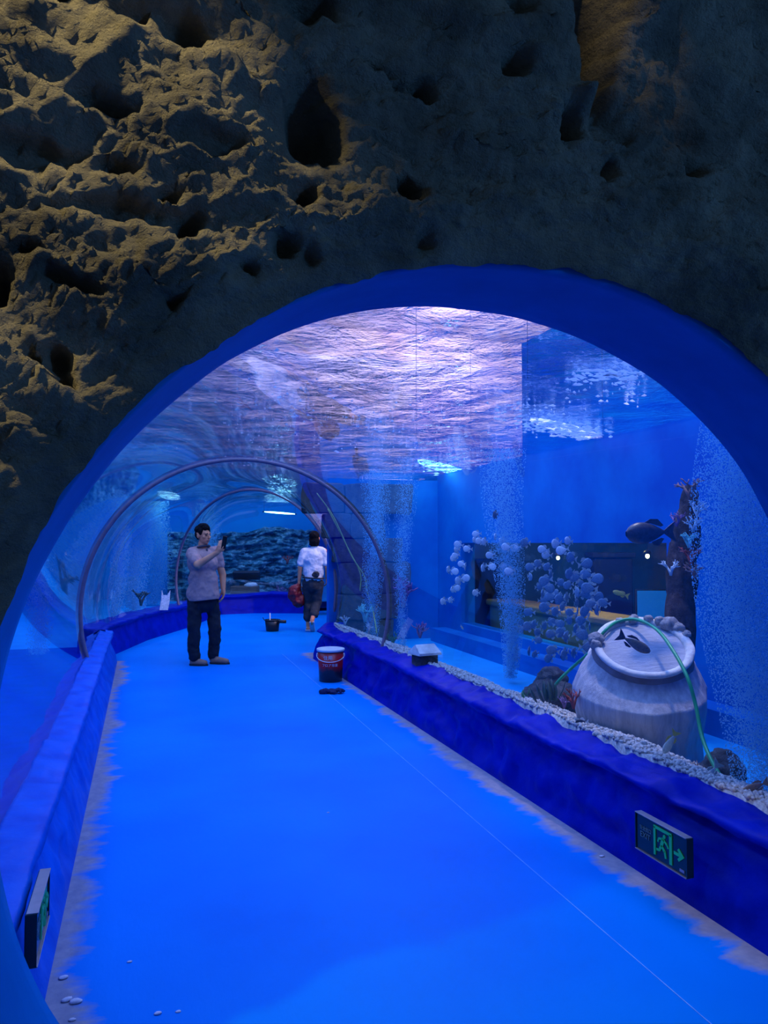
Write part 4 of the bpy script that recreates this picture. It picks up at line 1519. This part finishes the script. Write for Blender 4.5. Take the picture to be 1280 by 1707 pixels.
def exit_sign(loc, rz, label, tilt=0.0):
    W_, H_ = 0.33, 0.155
    root = empty('exit_sign', loc, rz)
    root.rotation_euler = (tilt, 0, rz)
    tag(root, label, 'sign')
    link('sign_case', box_mesh((0, 0.016, 0), (W_, 0.03, H_), 0.004), M['sign_face'], root)
    for z in (-1, 1):
        link('case_edge', box_mesh((0, 0.01, z * (H_ / 2 + 0.001)), (W_, 0.034, 0.004), 0.001), M['sign_edge'], root)
    for z in (-1, 1):
        link('case_side', box_mesh((z * (W_ / 2 + 0.001), 0.012, 0), (0.005, 0.032, H_)), M['sign_face'], root)
    # door frame, running figure, arrow
    d0, d1, b0, t0 = -0.035, 0.068, -0.058, 0.058
    fr = [bar((d0, b0), (d0, t0), 0.012), bar((d0 - 0.006, t0), (d1 + 0.006, t0), 0.012), bar((d1, t0), (d1, b0 - 0.004), 0.016)]
    link('door_symbol', flat_poly(fr, 0.0035), M['sign_green'], root)
    head = [(0.028 + 0.008 * math.cos(TAU * k / 12), 0.036 + 0.008 * math.sin(TAU * k / 12)) for k in range(12)]
    man = [head, bar((0.022, 0.026), (0.008, -0.008), 0.017), bar((0.008, -0.006), (0.030, -0.026), 0.011), bar((0.029, -0.022), (0.036, -0.050), 0.010),
           bar((0.008, -0.006), (-0.004, -0.03), 0.011), bar((-0.004, -0.03), (-0.024, -0.032), 0.009), bar((0.02, 0.022), (0.044, 0.008), 0.008), bar((0.044, 0.008), (0.052, -0.004), 0.007),
           bar((0.016, 0.022), (-0.008, 0.018), 0.008), bar((-0.008, 0.018), (-0.014, 0.002), 0.007)]
    link('running_figure', flat_poly(man, 0.003), M['sign_green'], root)
    arrow = [bar((0.088, -0.004), (0.125, -0.004), 0.012), [(0.118, 0.022), (0.150, -0.004), (0.118, -0.03), (0.110, -0.022), (0.128, -0.004), (0.110, 0.014)]]
    link('arrow_symbol', flat_poly(arrow, 0.003), M['sign_green'], root)
    for body, sz, x, z, mt in (('EXIT', 0.034, -0.100, -0.006, 'sign_print'), ('安全出口', 0.020, -0.098, 0.022, 'sign_print')):
        me = text_mesh(body, sz, 0.0006)
        co = get_co(me)
        set_co(me, np.stack([co[:, 0] + x, -0.0015 - co[:, 2], co[:, 1] + z], -1))
        link('sign_text', me, M[mt], root)
    link('maker_plate', box_mesh((0.135, -0.001, -0.06), (0.028, 0.002, 0.011)), M['sign_edge'], root)
    return root


exit_sign((2.085, 2.77, 0.245), -math.pi / 2 + 0.0, 'dark exit sign with green running figure and arrow on the right kerb')
exit_sign((-0.284, 2.69, 0.325), math.pi / 2, 'exit sign seen edge-on on the left kerb')

# ---- chalk line
a, b = (1.705, 1.5), (1.835, 10.4)
me = box_mesh((0, 0, 0), (0.0036, math.dist(a, b), 0.001))
M['chalk'] = paint('white_chalk', (0.30, 0.50, 0.85), (0.10, 0.3, 0.8), 0.9, 9)
o = link('chalk_line', me, M['chalk'])
o.location = ((a[0] + b[0]) / 2, (a[1] + b[1]) / 2, 0.001)
o.rotation_euler = (0, 0, -math.atan2(b[0] - a[0], b[1] - a[1]))
tag(o, 'thin white chalk line along the blue floor', 'line')


def floor_at(px, py):
    return at_z(px, py, 0.0)


# ---- paint bucket
M['bucket_red'] = None


def bucket_material():
    m, nt, N, L, b = new_mat('red_black_bucket_print')
    tc = N.new('ShaderNodeTexCoord'); sx = N.new('ShaderNodeSeparateXYZ'); L.new(tc.outputs['Object'], sx.inputs[0])
    n = noise_node(nt, 14, 4, 0.6, stretch=(1, 1, 0.5))
    ad = N.new('ShaderNodeMath'); ad.operation = 'MULTIPLY_ADD'; ad.inputs[1].default_value = 0.16
    L.new(n.outputs['Fac'], ad.inputs[0]); L.new(sx.outputs['Z'], ad.inputs[2])
    r = ramp(nt, ad.outputs[0], [(0.20, (0.02, 0.02, 0.03)), (0.26, (0.55, 0.012, 0.016))])
    L.new(r.outputs['Color'], b.inputs['Base Color'])
    b.inputs['Roughness'].default_value = 0.3
    return m


M['bucket_red'] = bucket_material()
M['white_plastic'] = paint('white_plastic', (0.85, 0.83, 0.82), (0.75, 0.72, 0.72), 0.35, 10)
bp_ = floor_at(551, 1135)
bk = empty('paint_bucket', (bp_.x, bp_.y, 0.0), -YAW)
tag(bk, 'red and black paint bucket with white rim beside the right kerb', 'bucket')
link('bucket_body', lathe([(0.118, 0.0), (0.124, 0.004), (0.142, 0.33), (0.138, 0.33), (0.118, 0.012)], 40), M['bucket_red'], bk)
link('bucket_rim', lathe([(0.132, 0.322), (0.150, 0.325), (0.154, 0.338), (0.152, 0.352), (0.140, 0.355), (0.132, 0.35)], 40, False), M['white_plastic'], bk)
link('bucket_lid', lathe([(0.001, 0.346), (0.10, 0.346), (0.138, 0.350), (0.138, 0.340), (0.001, 0.338)], 40, False), M['white_plastic'], bk)
hd = [(0.152 * math.cos(t), -0.152 * math.sin(t), 0.285 - 0.062 * math.sin(t)) for t in np.linspace(0.0, math.pi, 22)]
link('bucket_handle', tube(hd, 0.0045, 8), M['white_plastic'], bk)
for s in (-1, 1):
    bm = bmesh.new(); add_ell(bm, (s * 0.143, 0, 0.287), (0.014, 0.018, 0.018), sub=2)
    link('handle_lug', done(bm), M['white_plastic'], bk)
for body, sz, z, ph in (('住用', 0.050, 0.262, -0.15), ('フロア専業', 0.036, 0.185, 0.0)):
    me = text_mesh(body, sz, 0.0008)
    co = get_co(me)
    rad = 0.124 + 0.018 * (co[:, 1] + z) / 0.33 + 0.0012 + co[:, 2]
    an = co[:, 0] / 0.134 + ph
    set_co(me, np.stack([rad * np.sin(an), -rad * np.cos(an), co[:, 1] + z], -1))
    link('bucket_print', me, M['white_plastic'], bk)

# ---- glove
M['glove'] = paint('navy_knit', (0.012, 0.02, 0.10), (0.006, 0.01, 0.05), 0.95, 60, 0.4, 120)
gp = floor_at(552, 1156)
bm = bmesh.new()
add_ell(bm, (0, 0, 0.022), (0.065, 0.05, 0.022))
add_caps(bm, (-0.05, -0.005, 0.02), 0.032, (-0.095, -0.015, 0.016), 0.03)
for a_, L_ in ((0.5, 0.075), (0.15, 0.085), (-0.2, 0.08), (-0.55, 0.06)):
    p0 = Vector((0.05 * math.cos(a_), 0.04 * math.sin(a_), 0.022)); p1 = p0 + Vector((math.cos(a_ * 0.8), math.sin(a_ * 0.8), 0)) * L_ * 0.55
    add_caps(bm, p0, 0.014, p1 + Vector((0, 0, 0.012)), 0.013)
    add_caps(bm, p1 + Vector((0, 0, 0.012)), 0.013, p1 + Vector((math.cos(a_) * L_ * 0.4, math.sin(a_) * L_ * 0.4, -0.006)), 0.011)
add_caps(bm, (0.0, -0.045, 0.02), 0.014, (0.05, -0.075, 0.014), 0.012)
me = remesh(bm, 0.006, 3)
displace(me, 0.012, 30, 3, seed=4)
o = link('work_glove', me, M['glove'])
o.location = (gp.x, gp.y, 0.004); o.rotation_euler = (0, 0, -YAW + 0.1)
tag(o, 'dark navy work glove lying on the floor before the paint bucket', 'glove')

# ---- black tool tub further back
tp = floor_at(454, 1052)
tb = empty('tool_tub', (tp.x, tp.y, 0.0), -YAW)
tag(tb, 'small black tub with tools on the floor at the far bend', 'tub')
link('tub_body', lathe([(0.10, 0.0), (0.106, 0.004), (0.128, 0.19), (0.122, 0.19), (0.10, 0.012)], 28), M['black_plastic'], tb)
link('tub_rim', lathe([(0.122, 0.182), (0.136, 0.184), (0.136, 0.196), (0.122, 0.198)], 28, False), M['black_plastic'], tb)
link('tub_handle', tube([(-0.13, 0, 0.18), (-0.15, -0.03, 0.21), (-0.155, -0.05, 0.235)], 0.006, 6), M['black_plastic'], tb)
o = link('paint_brush', tube([at(450, 1046, 13.1), at(450, 1022, 13.16)], 0.010, 8), M['white_plastic'])
tag(o, 'thin pale stick standing in the black tub', 'brush')
o = empty('paint_roller', at(466, 1036, 13.08), -YAW)
tag(o, 'dark roller laid over the rim of the black tub', 'roller')
link('roller_sleeve', tube([(-0.02, 0, 0.0), (0.11, 0, -0.004)], 0.028, 12), M['black_plastic'], o)
link('roller_handle', tube([(-0.02, 0, 0.0), (-0.09, 0.0, -0.03)], 0.010, 8), M['black_plastic'], o)

# ---- crumbs of plaster and paint on the floor
M['crumb'] = paint('plaster_crumb', (0.85, 0.75, 0.80), (0.6, 0.5, 0.6), 0.9, 30)
for k, (px, py, s, lab) in enumerate([(106, 1631, 0.016, 'plaster crumb on the floor left of the other crumbs'), (111, 1668, 0.018, 'larger plaster crumb near the left kerb'), (126, 1671, 0.02, 'plaster crumb touching the larger crumb near the left kerb'),
                                      (263, 1690, 0.012, 'pinkish plaster crumb at the bottom edge'), (297, 1687, 0.009, 'faint plaster crumb right of the pinkish one'), (216, 1604, 0.009, 'lone small crumb on the near floor'),
                                      (120, 1701, 0.012, 'plaster crumb at the very bottom left'), (547, 1355, 0.008, 'tiny white speck in the middle of the floor'), (1003, 1428, 0.013, 'white paint chip near the right kerb')]):
    p = floor_at(px, py)
    o = boulder('plaster_crumb', (p.x, p.y, s * 0.22), (s, s * 0.7, s * 0.28), 300 + k, 'crumb', None, 0.5, 2)
    tag(o, lab, 'crumb', 'plaster crumbs on the floor')

# ================================================================== people
M['skin'] = paint('skin', (0.95, 0.36, 0.18), (0.85, 0.30, 0.15), 0.6, 8, spec=0.2)
M['hair'] = paint('black_hair', (0.006, 0.005, 0.006), (0.012, 0.010, 0.012), 0.8, 30, 0.5, 90, 0.1, stretch=(1, 1, 0.3))
M['polo'] = paint('grey_polo_knit', (0.60, 0.32, 0.28), (0.50, 0.27, 0.24), 0.85, 8, 0.25, 60)
M['polo_dark'] = paint('dark_collar', (0.08, 0.07, 0.10), (0.05, 0.05, 0.07), 0.85, 8)
M['jeans'] = paint('dark_navy_cloth', (0.010, 0.011, 0.020), (0.006, 0.007, 0.012), 0.8, 10, 0.3, 40)
M['shoe'] = paint('tan_shoe', (0.40, 0.20, 0.13), (0.3, 0.15, 0.1), 0.6, 12)
M['sole'] = paint('dark_sole', (0.03, 0.025, 0.025), (0.02, 0.02, 0.02), 0.7, 12)
M['tee'] = paint('white_tee', (0.80, 0.80, 0.84), (0.70, 0.70, 0.75), 0.85, 8, 0.25, 50)
M['trouser_grey'] = paint('charcoal_cloth', (0.035, 0.04, 0.05), (0.02, 0.025, 0.035), 0.85, 10, 0.3, 40)
M['red_bag'] = paint('red_plastic_bag', (0.26, 0.008, 0.015), (0.16, 0.005, 0.01), 0.4, 8, 0.6, 22)
M['phone'] = paint('phone_black', (0.01, 0.01, 0.012), (0.015, 0.015, 0.018), 0.15, 8)


def V3(*p):
    return Vector(p)


def hand(bm, wrist, d, palm_n, curl=0.5, size=1.0, side=1):
    """palm + five fingers; d = pointing direction, palm_n = normal out of the palm"""
    d = d.normalized()
    palm_n = (palm_n - d * palm_n.dot(d)).normalized()
    s = d.cross(palm_n) * side
    L_ = 0.085 * size
    add_caps(bm, wrist, 0.027 * size, wrist + d * L_ * 0.5, 0.026 * size)
    for k in range(4):
        off = (k - 1.5) * 0.0195 * size
        base = wrist + d * L_ * (0.95 - 0.03 * abs(k - 1.2)) + s * off
        add_caps(bm, wrist + d * 0.02 + s * off * 0.7, 0.016 * size, base, 0.0115 * size, 10)
        lens = [0.040, 0.046, 0.043, 0.034][k] * size
        dd = d
        p = base
        for j, f in enumerate((1.0, 0.7, 0.55)):
            dd = (dd * math.cos(curl) + palm_n * math.sin(curl)).normalized()
            q = p + dd * lens * f
            add_caps(bm, p, 0.0100 * size, q, 0.0090 * size, 10)
            p = q
    tb_ = wrist + d * 0.028 * size - s * 0.026 * size
    t1 = tb_ + (d * 0.6 - s * 0.7 + palm_n * 0.35).normalized() * 0.042 * size
    add_caps(bm, tb_, 0.014 * size, t1, 0.0115 * size, 10)
    t2 = t1 + (d * 0.85 - s * 0.1 + palm_n * 0.5).normalized() * 0.034 * size
    add_caps(bm, t1, 0.0112 * size, t2, 0.0095 * size, 10)


def head(bm, c, f, size=1.0, face=True):
    """skull with jaw, nose, brow, ears; f = facing direction"""
    up = Vector((0, 0, 1))
    f = f.normalized()
    s = f.cross(up)
    R_ = Matrix((s, f, up)).transposed()           # local x = its right, y = front, z = up
    e = R_.to_euler()

    def P(x, y, z):
        return c + R_ @ Vector((x, y, z)) * size
    add_ell(bm, P(0, -0.012, 0.03), (0.076 * size, 0.094 * size, 0.092 * size), e)
    add_ell(bm, P(0, 0.022, -0.04), (0.060 * size, 0.066 * size, 0.075 * size), e)
    add_ell(bm, P(0, 0.045, -0.085), (0.034 * size, 0.032 * size, 0.026 * size), e)
    if face:
        add_caps(bm, P(0, 0.088, 0.012), 0.010 * size, P(0, 0.106, -0.026), 0.014 * size, 10)
        add_caps(bm, P(-0.04, 0.078, 0.026), 0.012 * size, P(0.04, 0.078, 0.026), 0.012 * size, 10)
        add_caps(bm, P(-0.016, 0.086, -0.058), 0.009 * size, P(0.016, 0.086, -0.058), 0.009 * size, 10)
        for k in (-1, 1):
            add_ell(bm, P(k * 0.045, 0.058, -0.018), (0.022 * size, 0.022 * size, 0.022 * size), e)
    for k in (-1, 1):
        add_ell(bm, P(k * 0.078, -0.012, -0.004), (0.012 * size, 0.020 * size, 0.033 * size), e)
    return P, e


def shoe(parent, heel, toe, mat, h=0.085, name='shoe'):
    heel, toe = Vector(heel), Vector(toe)
    d = (toe - heel)
    L_ = d.length
    d.normalize()
    bm = bmesh.new()
    a = heel + d * 0.05
    add_caps(bm, a + V3(0, 0, 0.045), 0.044, heel + d * L_ * 0.5 + V3(0, 0, 0.042), 0.045)
    add_caps(bm, heel + d * L_ * 0.5 + V3(0, 0, 0.040), 0.045, toe - d * 0.045 + V3(0, 0, 0.034), 0.036)
    add_caps(bm, a + V3(0, 0, 0.05), 0.044, a + d * 0.02 + V3(0, 0, h + 0.02), 0.043)
    me = remesh(bm, 0.008, 3)
    co = get_co(me); co[:, 2] = np.maximum(co[:, 2], heel.z + 0.012); set_co(me, co)
    o = link(name, me, M[mat], parent)
    s = d.cross(V3(0, 0, 1))
    pts = []
    for t in np.linspace(0, TAU, 24, endpoint=False):
        u = math.cos(t)
        w = 0.046 * (1 - 0.18 * max(0, u))
        pts.append(heel + d * (L_ / 2 + (L_ / 2) * u) + s * w * math.sin(t))
    V = [p + V3(0, 0, 0.0) for p in pts] + [p + V3(0, 0, 0.022) for p in pts]
    n = len(pts)
    me = mesh(V, [tuple(range(n - 1, -1, -1)), tuple(range(n, 2 * n))] + [(i, (i + 1) % n, (i + 1) % n + n, i + n) for i in range(n)], False)
    link('sole', me, M['sole'], o)
    return o


# ---- the person holding up a phone (local x = camera right, y = away, z = up)
base = floor_at(345, 1108)
kp = 9.55 / F_PX
bm = bmesh.new()
fh = V3(0.86, -0.50, -0.03)
HC = V3(-0.055, -0.03, 1.592)
P, e = head(bm, HC, fh)
add_caps(bm, V3(-0.065, 0.0, 1.36), 0.068, V3(-0.06, -0.02, 1.50), 0.056)
# torso
add_ell(bm, V3(-0.065, 0.0, 1.24), (0.135, 0.12, 0.18)); add_ell(bm, V3(-0.06, 0.0, 1.02), (0.125, 0.11, 0.20)); add_ell(bm, V3(-0.05, 0.01, 0.88), (0.12, 0.11, 0.12))
rs, re_, rw = V3(-0.165, -0.12, 1.375), V3(-0.045, -0.34, 1.235), V3(0.185, -0.33, 1.385)
ls, le, lw_ = V3(0.065, 0.13, 1.375), V3(0.150, 0.16, 1.10), V3(0.172, 0.10, 0.925)
add_caps(bm, rs, 0.052, re_, 0.047); add_caps(bm, re_, 0.046, rw, 0.031)
add_caps(bm, ls, 0.050, le, 0.045); add_caps(bm, le, 0.044, lw_, 0.030)
hand(bm, rw, V3(0.45, -0.02, 0.85), V3(-0.2, 0.6, 0.2), 0.55, 1.0, 1)
hand(bm, lw_, V3(0.10, -0.15, -1), V3(-0.6, -0.3, 0), 0.40, 1.0, -1)
rh, rk, ra = V3(-0.135, -0.07, 0.88), V3(-0.150, -0.09, 0.45), V3(-0.140, -0.06, 0.085)
lh, lk, la = V3(0.03, 0.08, 0.88), V3(0.085, 0.05, 0.45), V3(0.065, 0.07, 0.09)
for h_, k_, a_ in ((rh, rk, ra), (lh, lk, la)):
    add_caps(bm, h_, 0.072, k_, 0.05); add_caps(bm, k_, 0.05, a_, 0.036)
    add_caps(bm, a_ + V3(-0.02, 0, -0.03), 0.035, a_ + V3(0.12, -0.02, -0.045), 0.03)
body = remesh(bm, 0.0075, 2)
man = link('person', body, M['skin'])
man.location = (base.x, base.y, 0); man.rotation_euler = (0, 0, -YAW)
tag(man, 'person in grey polo and dark trousers holding up a phone', 'person')
# hair cap
bm = bmesh.new()
add_ell(bm, P(0, -0.026, 0.062), (0.082, 0.094, 0.076), e); add_ell(bm, P(0, -0.050, 0.015), (0.076, 0.054, 0.075), e)
add_ell(bm, P(0, 0.045, 0.092), (0.062, 0.044, 0.034), e); add_ell(bm, P(0.0, 0.0, 0.118), (0.062, 0.07, 0.034), e)
for k in (-1, 1):
    add_ell(bm, P(k * 0.068, 0.012, 0.045), (0.014, 0.04, 0.045), e)
me = remesh(bm, 0.008, 2); displace(me, 0.02, 45, 3, seed=6)
link('hair', me, M['hair'], man)
for k in (-1, 1):
    bm = bmesh.new(); add_ell(bm, P(k * 0.032, 0.082, 0.004), (0.014, 0.007, 0.006), e, 2); link('eye', done(bm), M['eye_black'], man)
    bm = bmesh.new(); add_caps(bm, P(k * 0.018, 0.092, 0.028), 0.004, P(k * 0.048, 0.078, 0.030), 0.003, 8); link('eyebrow', done(bm), M['hair'], man)
M['lip'] = paint('lip', (0.40, 0.16, 0.14), (0.34, 0.13, 0.12), 0.5, 10)
bm = bmesh.new(); add_caps(bm, P(-0.018, 0.094, -0.058), 0.005, P(0.018, 0.094, -0.058), 0.005, 8); link('mouth', done(bm), M['lip'], man)
# polo shirt
bm = bmesh.new()
add_ell(bm, V3(-0.065, 0.0, 1.25), (0.185, 0.165, 0.20)); add_ell(bm, V3(-0.055, -0.01, 1.03), (0.185, 0.165, 0.22)); add_caps(bm, V3(-0.055, 0, 0.96), 0.185, V3(-0.055, 0, 0.86), 0.200, 24)
add_caps(bm, rs + V3(0.0, 0.0, 0.0), 0.078, rs.lerp(re_, 0.72), 0.070); add_caps(bm, ls, 0.080, ls.lerp(le, 0.55), 0.066)
add_caps(bm, V3(-0.15, -0.05, 1.395), 0.06, V3(0.03, 0.05, 1.395), 0.06); add_caps(bm, V3(-0.065, 0.0, 1.38), 0.085, V3(-0.062, -0.005, 1.435), 0.070)
me = remesh(bm, 0.011, 5)
displace(me, 0.035, 9, 3, seed=15); displace(me, 0.012, 26, 2, seed=3)
co = get_co(me)
co[:, 2] = np.maximum(co[:, 2], 0.802 + 0.012 * np.sin(co[:, 0] * 9)); set_co(me, co)
sh = link('polo_shirt', me, M['polo'], man)
ring_ = [V3(-0.062 + 0.078 * math.cos(t), -0.008 + 0.074 * math.sin(t), 1.447 - 0.02 * math.cos(t - 2.6)) for t in np.linspace(0, TAU, 25)]
link('collar', tube(ring_, 0.014, 8), M['polo_dark'], sh)
fdir = V3(0.72, -0.69, 0).normalized()
pk = [V3(-0.062, -0.006, 1.43) + fdir * (0.088 + 0.02 * t) + V3(0, 0, -0.13 * t) for t in (0, 0.35, 0.7, 1.0)]
link('placket', tube(pk, 0.011, 6), M['polo_dark'], sh)
# trousers
bm = bmesh.new()
add_caps(bm, V3(-0.05, 0.0, 0.86), 0.135, V3(-0.05, 0.0, 0.78), 0.150, 20)
for h_, k_, a_ in ((rh, rk, ra), (lh, lk, la)):
    add_caps(bm, h_ + V3(0.0, 0, -0.10), 0.095, k_, 0.078); add_caps(bm, k_, 0.078, a_ + V3(0, 0, 0.02), 0.066)
me = remesh(bm, 0.011, 4)
displace(me, 0.045, 10, 3, seed=25)
co = get_co(me); co[:, 2] = np.clip(co[:, 2], 0.055, 0.93); set_co(me, co)
link('trousers', me, M['jeans'], man)
shoe(man, (-0.205, -0.055, 0), (0.035, -0.09, 0), 'shoe')
shoe(man, (0.015, 0.075, 0), (0.275, 0.03, 0), 'shoe')
ph = empty('phone', (0, 0, 0))
hp_ = V3(0.262, -0.300, 1.505)
wp = man.matrix_basis @ hp_
ph.location = wp
ph.rotation_euler = (0.08, 0.12, -YAW + 1.05)
tag(ph, 'black phone held up in the raised hand', 'phone')
link('phone_case', box_mesh((0, 0, 0), (0.076, 0.010, 0.152), 0.004), M['phone'], ph)
link('phone_screen', box_mesh((0, 0.0055, 0), (0.068, 0.001, 0.142)), M['eye_black'], ph)
link('camera_bump', box_mesh((-0.02, -0.006, 0.05), (0.026, 0.003, 0.03), 0.001), M['eye_black'], ph)

# ---- the person walking away with a red bag
base = floor_at(521, 1052)
bm = bmesh.new()
P, e = head(bm, V3(0.03, 0.02, 1.575), V3(0.15, 1.0, 0.0), 1.0, True)
add_caps(bm, V3(0.02, 0.01, 1.34), 0.062, V3(0.03, 0.02, 1.48), 0.05)
add_ell(bm, V3(0.02, 0, 1.22), (0.165, 0.11, 0.20)); add_ell(bm, V3(0.01, 0, 1.0), (0.145, 0.105, 0.20)); add_ell(bm, V3(0.005, 0, 0.88), (0.155, 0.115, 0.13))
ls, le, lw_ = V3(-0.155, 0.0, 1.35), V3(-0.215, -0.02, 1.08), V3(-0.235, 0.02, 0.85)
rs, re_, rw = V3(0.195, 0.0, 1.35), V3(0.245, -0.02, 1.09), V3(0.235, 0.10, 0.89)
for s_, e_, w_ in ((ls, le, lw_), (rs, re_, rw)):
    add_caps(bm, s_, 0.056, e_, 0.042); add_caps(bm, e_, 0.040, w_, 0.028)
hand(bm, lw_, V3(-0.05, 0.05, -1), V3(0.7, 0.2, 0), 0.85, 0.95, 1)
hand(bm, rw, V3(0, 0.3, -1), V3(-0.7, 0.2, 0), 0.45, 0.95, -1)
lh, lk, la = V3(-0.075, 0, 0.86), V3(-0.085, 0.06, 0.47), V3(-0.080, 0.03, 0.085)
rh, rk, ra = V3(0.085, 0, 0.86), V3(0.065, 0.05, 0.47), V3(0.01, -0.22, 0.20)
for h_, k_, a_ in ((lh, lk, la), (rh, rk, ra)):
    add_caps(bm, h_, 0.082, k_, 0.055); add_caps(bm, k_, 0.054, a_, 0.036)
add_caps(bm, la + V3(0, -0.03, -0.045), 0.034, la + V3(0, 0.13, -0.055), 0.026)
add_caps(bm, ra + V3(0, -0.01, -0.02), 0.034, ra + V3(0.0, 0.10, -0.13), 0.026)
wo = link('person', remesh(bm, 0.0075, 2), M['skin'])
wo.location = (base.x, base.y, 0); wo.rotation_euler = (0, 0, -YAW)
tag(wo, 'person in white T-shirt and cropped dark trousers walking away', 'person')
bm = bmesh.new()
add_ell(bm, P(0, -0.025, 0.05), (0.092, 0.098, 0.085), e); add_ell(bm, P(0, -0.045, -0.04), (0.095, 0.07, 0.10), e); add_ell(bm, P(0, -0.04, -0.095), (0.085, 0.055, 0.05), e)
me = remesh(bm, 0.009, 3); displace(me, 0.02, 25, 3, seed=16)
link('hair', me, M['hair'], wo)
bm = bmesh.new()
add_ell(bm, V3(0.02, 0, 1.22), (0.19, 0.135, 0.19)); add_ell(bm, V3(0.015, 0, 1.02), (0.18, 0.135, 0.2)); add_caps(bm, V3(0.01, 0, 0.95), 0.15, V3(0.01, 0, 0.92), 0.155, 20)
add_caps(bm, ls + V3(0.02, 0, 0), 0.075, ls.lerp(le, 0.72), 0.070); add_caps(bm, rs + V3(-0.02, 0, 0), 0.075, rs.lerp(re_, 0.72), 0.070)
add_caps(bm, V3(-0.11, 0, 1.375), 0.055, V3(0.15, 0, 1.375), 0.055); add_caps(bm, V3(0.02, 0.01, 1.36), 0.08, V3(0.025, 0.01, 1.41), 0.066)
me = remesh(bm, 0.011, 5); displace(me, 0.035, 9, 3, seed=35); displace(me, 0.012, 24, 2, seed=5)
co = get_co(me); co[:, 2] = np.maximum(co[:, 2], 0.835 + 0.03 * (0.2 - co[:, 0])); set_co(me, co)
tee = link('t_shirt', me, M['tee'], wo)
bm = bmesh.new(); add_ell(bm, V3(0.06, -0.142, 0.965), (0.06, 0.02, 0.055)); me = done(bm); displace(me, 0.03, 20, 3, seed=2)
link('shirt_print', me, M['trouser_grey'], tee)
belt = [V3(0.012 + 0.180 * math.cos(t), 0.158 * math.sin(t), 0.905 - 0.01 * math.cos(t)) for t in np.linspace(0, TAU, 33)]
link('waist_strap', tube(belt, 0.013, 8), M['trouser_grey'], wo)
bm = bmesh.new()
add_caps(bm, V3(0.005, 0, 0.88), 0.15, V3(0.005, 0, 0.80), 0.15, 20)
for h_, k_, a_ in ((lh, lk, la), (rh, rk, ra)):
    add_caps(bm, h_ + V3(0, 0, -0.05), 0.10, k_, 0.082); add_caps(bm, k_, 0.082, k_.lerp(a_, 0.62), 0.078)
me = remesh(bm, 0.011, 4); displace(me, 0.04, 10, 3, seed=45)
co = get_co(me); co[:, 2] = np.minimum(co[:, 2], 0.92); set_co(me, co)
link('trousers', me, M['trouser_grey'], wo)
M['sandal'] = paint('pale_sandal', (0.6, 0.6, 0.66), (0.5, 0.5, 0.55), 0.6, 10)
o = link('sandal', box_mesh((la.x, la.y + 0.05, 0.014), (0.085, 0.24, 0.026), 0.01), M['sandal'], wo)
o = link('sandal', box_mesh((ra.x, ra.y + 0.045, 0.095), (0.085, 0.24, 0.024), 0.01, Euler((-0.85, 0, 0))), M['sandal'], wo)
# red bag in the left hand
bm = bmesh.new()
add_ell(bm, V3(-0.30, 0.0, 0.64), (0.12, 0.09, 0.15)); add_ell(bm, V3(-0.24, 0.0, 0.52), (0.11, 0.08, 0.11)); add_caps(bm, V3(-0.27, 0.0, 0.72), 0.06, V3(-0.243, 0.03, 0.79), 0.025)
me = remesh(bm, 0.012, 3); displace(me, 0.05, 9, 4, seed=55, ridge=True)
o = link('shopping_bag', me, M['red_bag'])
o.location = wo.location; o.rotation_euler = wo.rotation_euler
tag(o, 'crumpled red plastic bag carried in the hand of the walking person', 'bag')

# ---- exit portal where the tunnel ends
pts_o = section_points((3.35, 16.2), (4.1, 11.6), 60, -0.5, 0.02)
pts_i = section_points((3.35, 16.2), (4.1, 11.6), 60, -0.5, -0.32)
dv = Vector((0.55, 0.10, 0))
V, Fc = [], []
for a_, b_ in zip(pts_o, pts_i):
    V += [a_, b_, b_ + dv, a_ + dv]
for i in range(len(pts_o) - 1):
    for k in range(4):
        k2 = (k + 1) % 4
        Fc.append((i * 4 + k, i * 4 + k2, (i + 1) * 4 + k2, (i + 1) * 4 + k))
tag(link('trim_5', mesh(V, Fc, False), M['jamb_paint']), kind='structure')
slab('wall_exit', (5.2, 11.0, 0.0), (5.3, 17.0, 2.4), 'jamb_paint')
